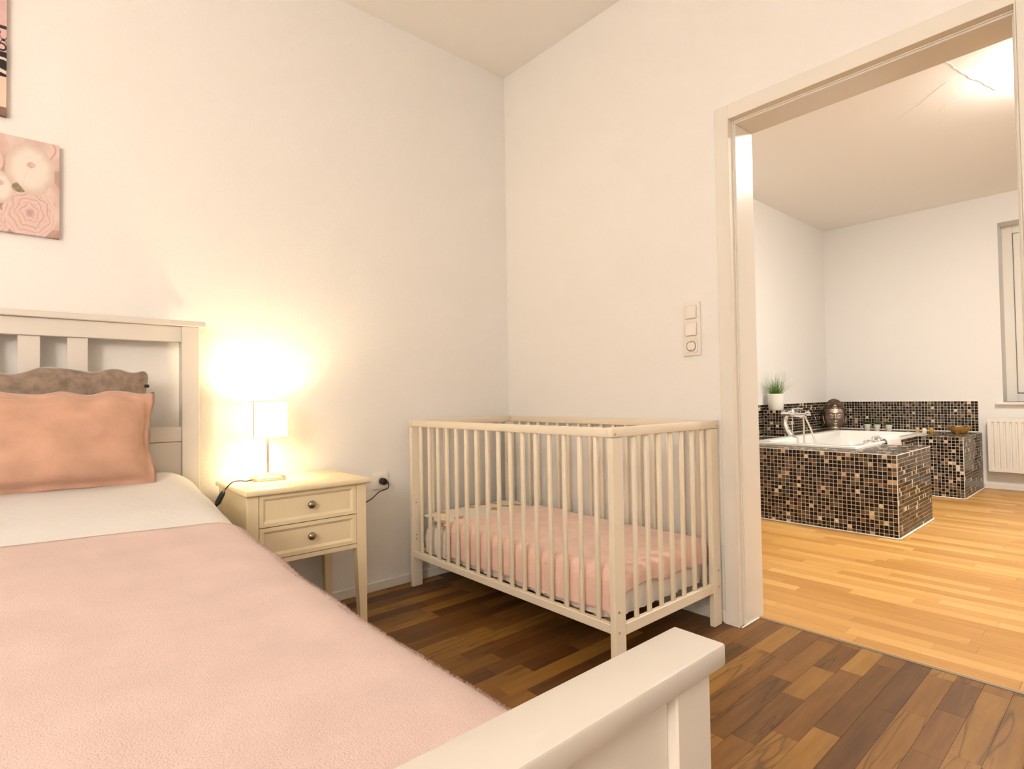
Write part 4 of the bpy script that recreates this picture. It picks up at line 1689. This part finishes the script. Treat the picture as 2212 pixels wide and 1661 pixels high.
# ------------------------------------------------------------------ statue head
def statue(cx, cy, z0, facing):
    t = thing('statue_head', 'bronze coloured serene statue head with tightly curled hair in the bath corner', 'statue', (cx, cy, z0))
    c_, s_ = math.cos(facing), math.sin(facing)

    def W(p):      # local: +x forward (face), +y to the statue's left, z up
        return (cx + p[0] * c_ - p[1] * s_, cy + p[0] * s_ + p[1] * c_, z0 + p[2])

    def g2(y, z, y0, zz, sy, sz):
        return math.exp(-((y - y0) / sy) ** 2 - ((z - zz) / sz) ** 2)
    # head: ellipsoid-like column of rings with face relief
    prof = [(.028, .048, .044), (.040, .062, .056), (.055, .073, .068), (.075, .082, .080), (.10, .088, .090), (.13, .091, .097), (.16, .092, .101), (.19, .090, .102), (.215, .084, .098), (.235, .074, .089), (.252, .060, .074), (.262, .046, .058)]
    zs = [p[0] for p in prof]
    nr, nc = 72, 96
    vs, fs = [], []
    for i in range(nr + 1):
        z = zs[0] + (zs[-1] - zs[0]) * i / nr
        hw = interp(z, zs, [p[1] for p in prof])
        hd = interp(z, zs, [p[2] for p in prof])
        for k in range(nc):
            a = 2 * math.pi * k / nc
            x, y = hd * math.cos(a), hw * math.sin(a)
            if math.cos(a) > 0:
                f = math.cos(a) ** .5
                ay = abs(y)
                d = 0
                d += .021 * g2(y, z, 0, .118, .010, .013)              # nose tip
                d += .013 * g2(y, z, 0, .140, .0075, .026)             # nose bridge
                d += .006 * g2(ay, z, .011, .113, .006, .006)          # nostrils
                d -= .009 * g2(ay, z, .028, .158, .017, .010)          # eye sockets
                d += .010 * g2(ay, z, .030, .149, .014, .0085)         # closed lids
                d -= .004 * g2(ay, z, .031, .1405, .015, .0022)        # lid line
                d += .007 * math.exp(-((z - (.172 + .010 * math.cos(min(1.6, (ay - .030) * 45)))) / .005) ** 2) * math.exp(-((ay - .034) / .028) ** 2)  # brows
                d += .008 * g2(y, z, 0, .091, .018, .0045)             # upper lip
                d += .009 * g2(y, z, 0, .0805, .014, .0050)            # lower lip
                d -= .005 * g2(y, z, 0, .0862, .021, .0020)            # mouth line
                d -= .004 * g2(y, z, 0, .071, .014, .005)
                d += .010 * g2(y, z, 0, .054, .018, .012)              # chin
                d += .005 * g2(ay, z, .045, .118, .020, .022)          # cheeks
                x += 1.6 * d * f
            vs.append(W((x, y, z)))
    for i in range(nr):
        for k in range(nc):
            k2 = (k + 1) % nc
            fs.append((i * nc + k, i * nc + k2, (i + 1) * nc + k2, (i + 1) * nc + k))
    fs.append(tuple(range(nc - 1, -1, -1)))
    fs.append(tuple(nr * nc + k for k in range(nc)))
    MB().add(vs, fs, 0, True).build('face', BRONZE, t, sharp=False)
    # neck and plinth
    MB().lathe([(.0, 0), (.064, 0), (.066, .006), (.058, .012), (.050, .022), (.048, .034), (.050, .048), (0, .05)], W((-.004, 0, 0)), 32).build('neck', BRONZE, t)
    # hair cap: hairline low at the back, high over the forehead
    hv = MB()

    def hair(theta, phi):
        """theta from top (0) down, phi around (0 = front)"""
        lim = 1.02 if math.cos(phi) > 0 else 1.0
        r = Vector((.108, .098, .118))
        return Vector((-.004 + r.x * math.sin(theta) * math.cos(phi), r.y * math.sin(theta) * math.sin(phi), .172 + r.z * math.cos(theta)))

    def tmax(phi):
        c0 = math.cos(phi)
        return 1.17 if c0 > .62 else (1.17 + (0.62 - c0) * 1.05 if c0 > 0 else 1.82 + .35 * min(1, -c0 * 2))
    nr, nc = 20, 48
    vs, fs = [W((-.004, 0, .290))], []
    for i in range(1, nr + 1):
        for k in range(nc):
            ph = 2 * math.pi * k / nc
            vs.append(W(hair(tmax(ph) * i / nr, ph)))
    for k in range(nc):
        fs.append((0, 1 + k, 1 + (k + 1) % nc))
    for i in range(nr - 1):
        for k in range(nc):
            a = 1 + i * nc + k
            b_ = 1 + i * nc + (k + 1) % nc
            fs.append((a, a + nc, b_ + nc, b_))
    hv.add(vs, fs, 0, True)
    hv.build('hair_cap', BRONZED, t, sharp=False)
    bunc = (-.010, 0, .272)
    bun = MB().lathe([(.060 * math.sin(q), .042 * math.cos(q)) for q in [math.pi - math.pi * k / 10 for k in range(11)]], W(bunc), 24)
    bun.build('topknot', BRONZED, t)
    # curls
    cu = MB()

    def curl(p, r):
        cu.lathe([(r * math.sin(q), -r * math.cos(q)) for q in [math.pi * k / 5 for k in range(6)]], W(p), 8)
    th = .50
    while th < 2.2:
        rr = .10 * math.sin(min(th, math.pi - th))
        n_ = max(6, int(2 * math.pi * rr / .0165))
        for k in range(n_):
            ph = 2 * math.pi * (k + .5 * (int(th * 10) % 2)) / n_
            if th <= tmax(ph) + .02:
                curl(hair(th, ph), .0088)
        th += .152
    for q in (0.35, .75, 1.15, 1.5):
        n_ = max(4, int(2 * math.pi * .060 * math.sin(q) / .0165))
        for k in range(n_):
            ph = 2 * math.pi * k / n_ + q
            curl((bunc[0] + .060 * math.sin(q) * math.cos(ph), bunc[1] + .060 * math.sin(q) * math.sin(ph), bunc[2] + .042 * math.cos(q)), .0082)
    curl((bunc[0], 0, bunc[2] + .042), .009)
    co = cu.build('hair_curls', BRONZED, t)
    co['kind'] = 'stuff'
    MB().lathe([(.015 * math.sin(q), .015 * math.cos(q)) for q in [math.pi - math.pi * k / 8 for k in range(9)]], W((.080, 0, .247)), 14).build('hair_jewel', BRONZE, t)
    # long ears
    for sd in (-1, 1):
        e = spline([(.010, sd * .094, .175), (.000, sd * .104, .165), (-.006, sd * .106, .140), (.002, sd * .102, .110), (.012, sd * .097, .080), (.016, sd * .090, .058), (.012, sd * .085, .050)], 5)
        m = MB().tube([W(p) for p in e], [.007 + .004 * math.sin(math.pi * i / (len(e) - 1)) for i in range(len(e))], 10)
        m.build('ear', BRONZED, t)
    return t


statue(4.30, -.245, TZ + .0025, math.radians(180 + 24))

bpy.context.view_layer.update()
print('objects', len(bpy.data.objects))
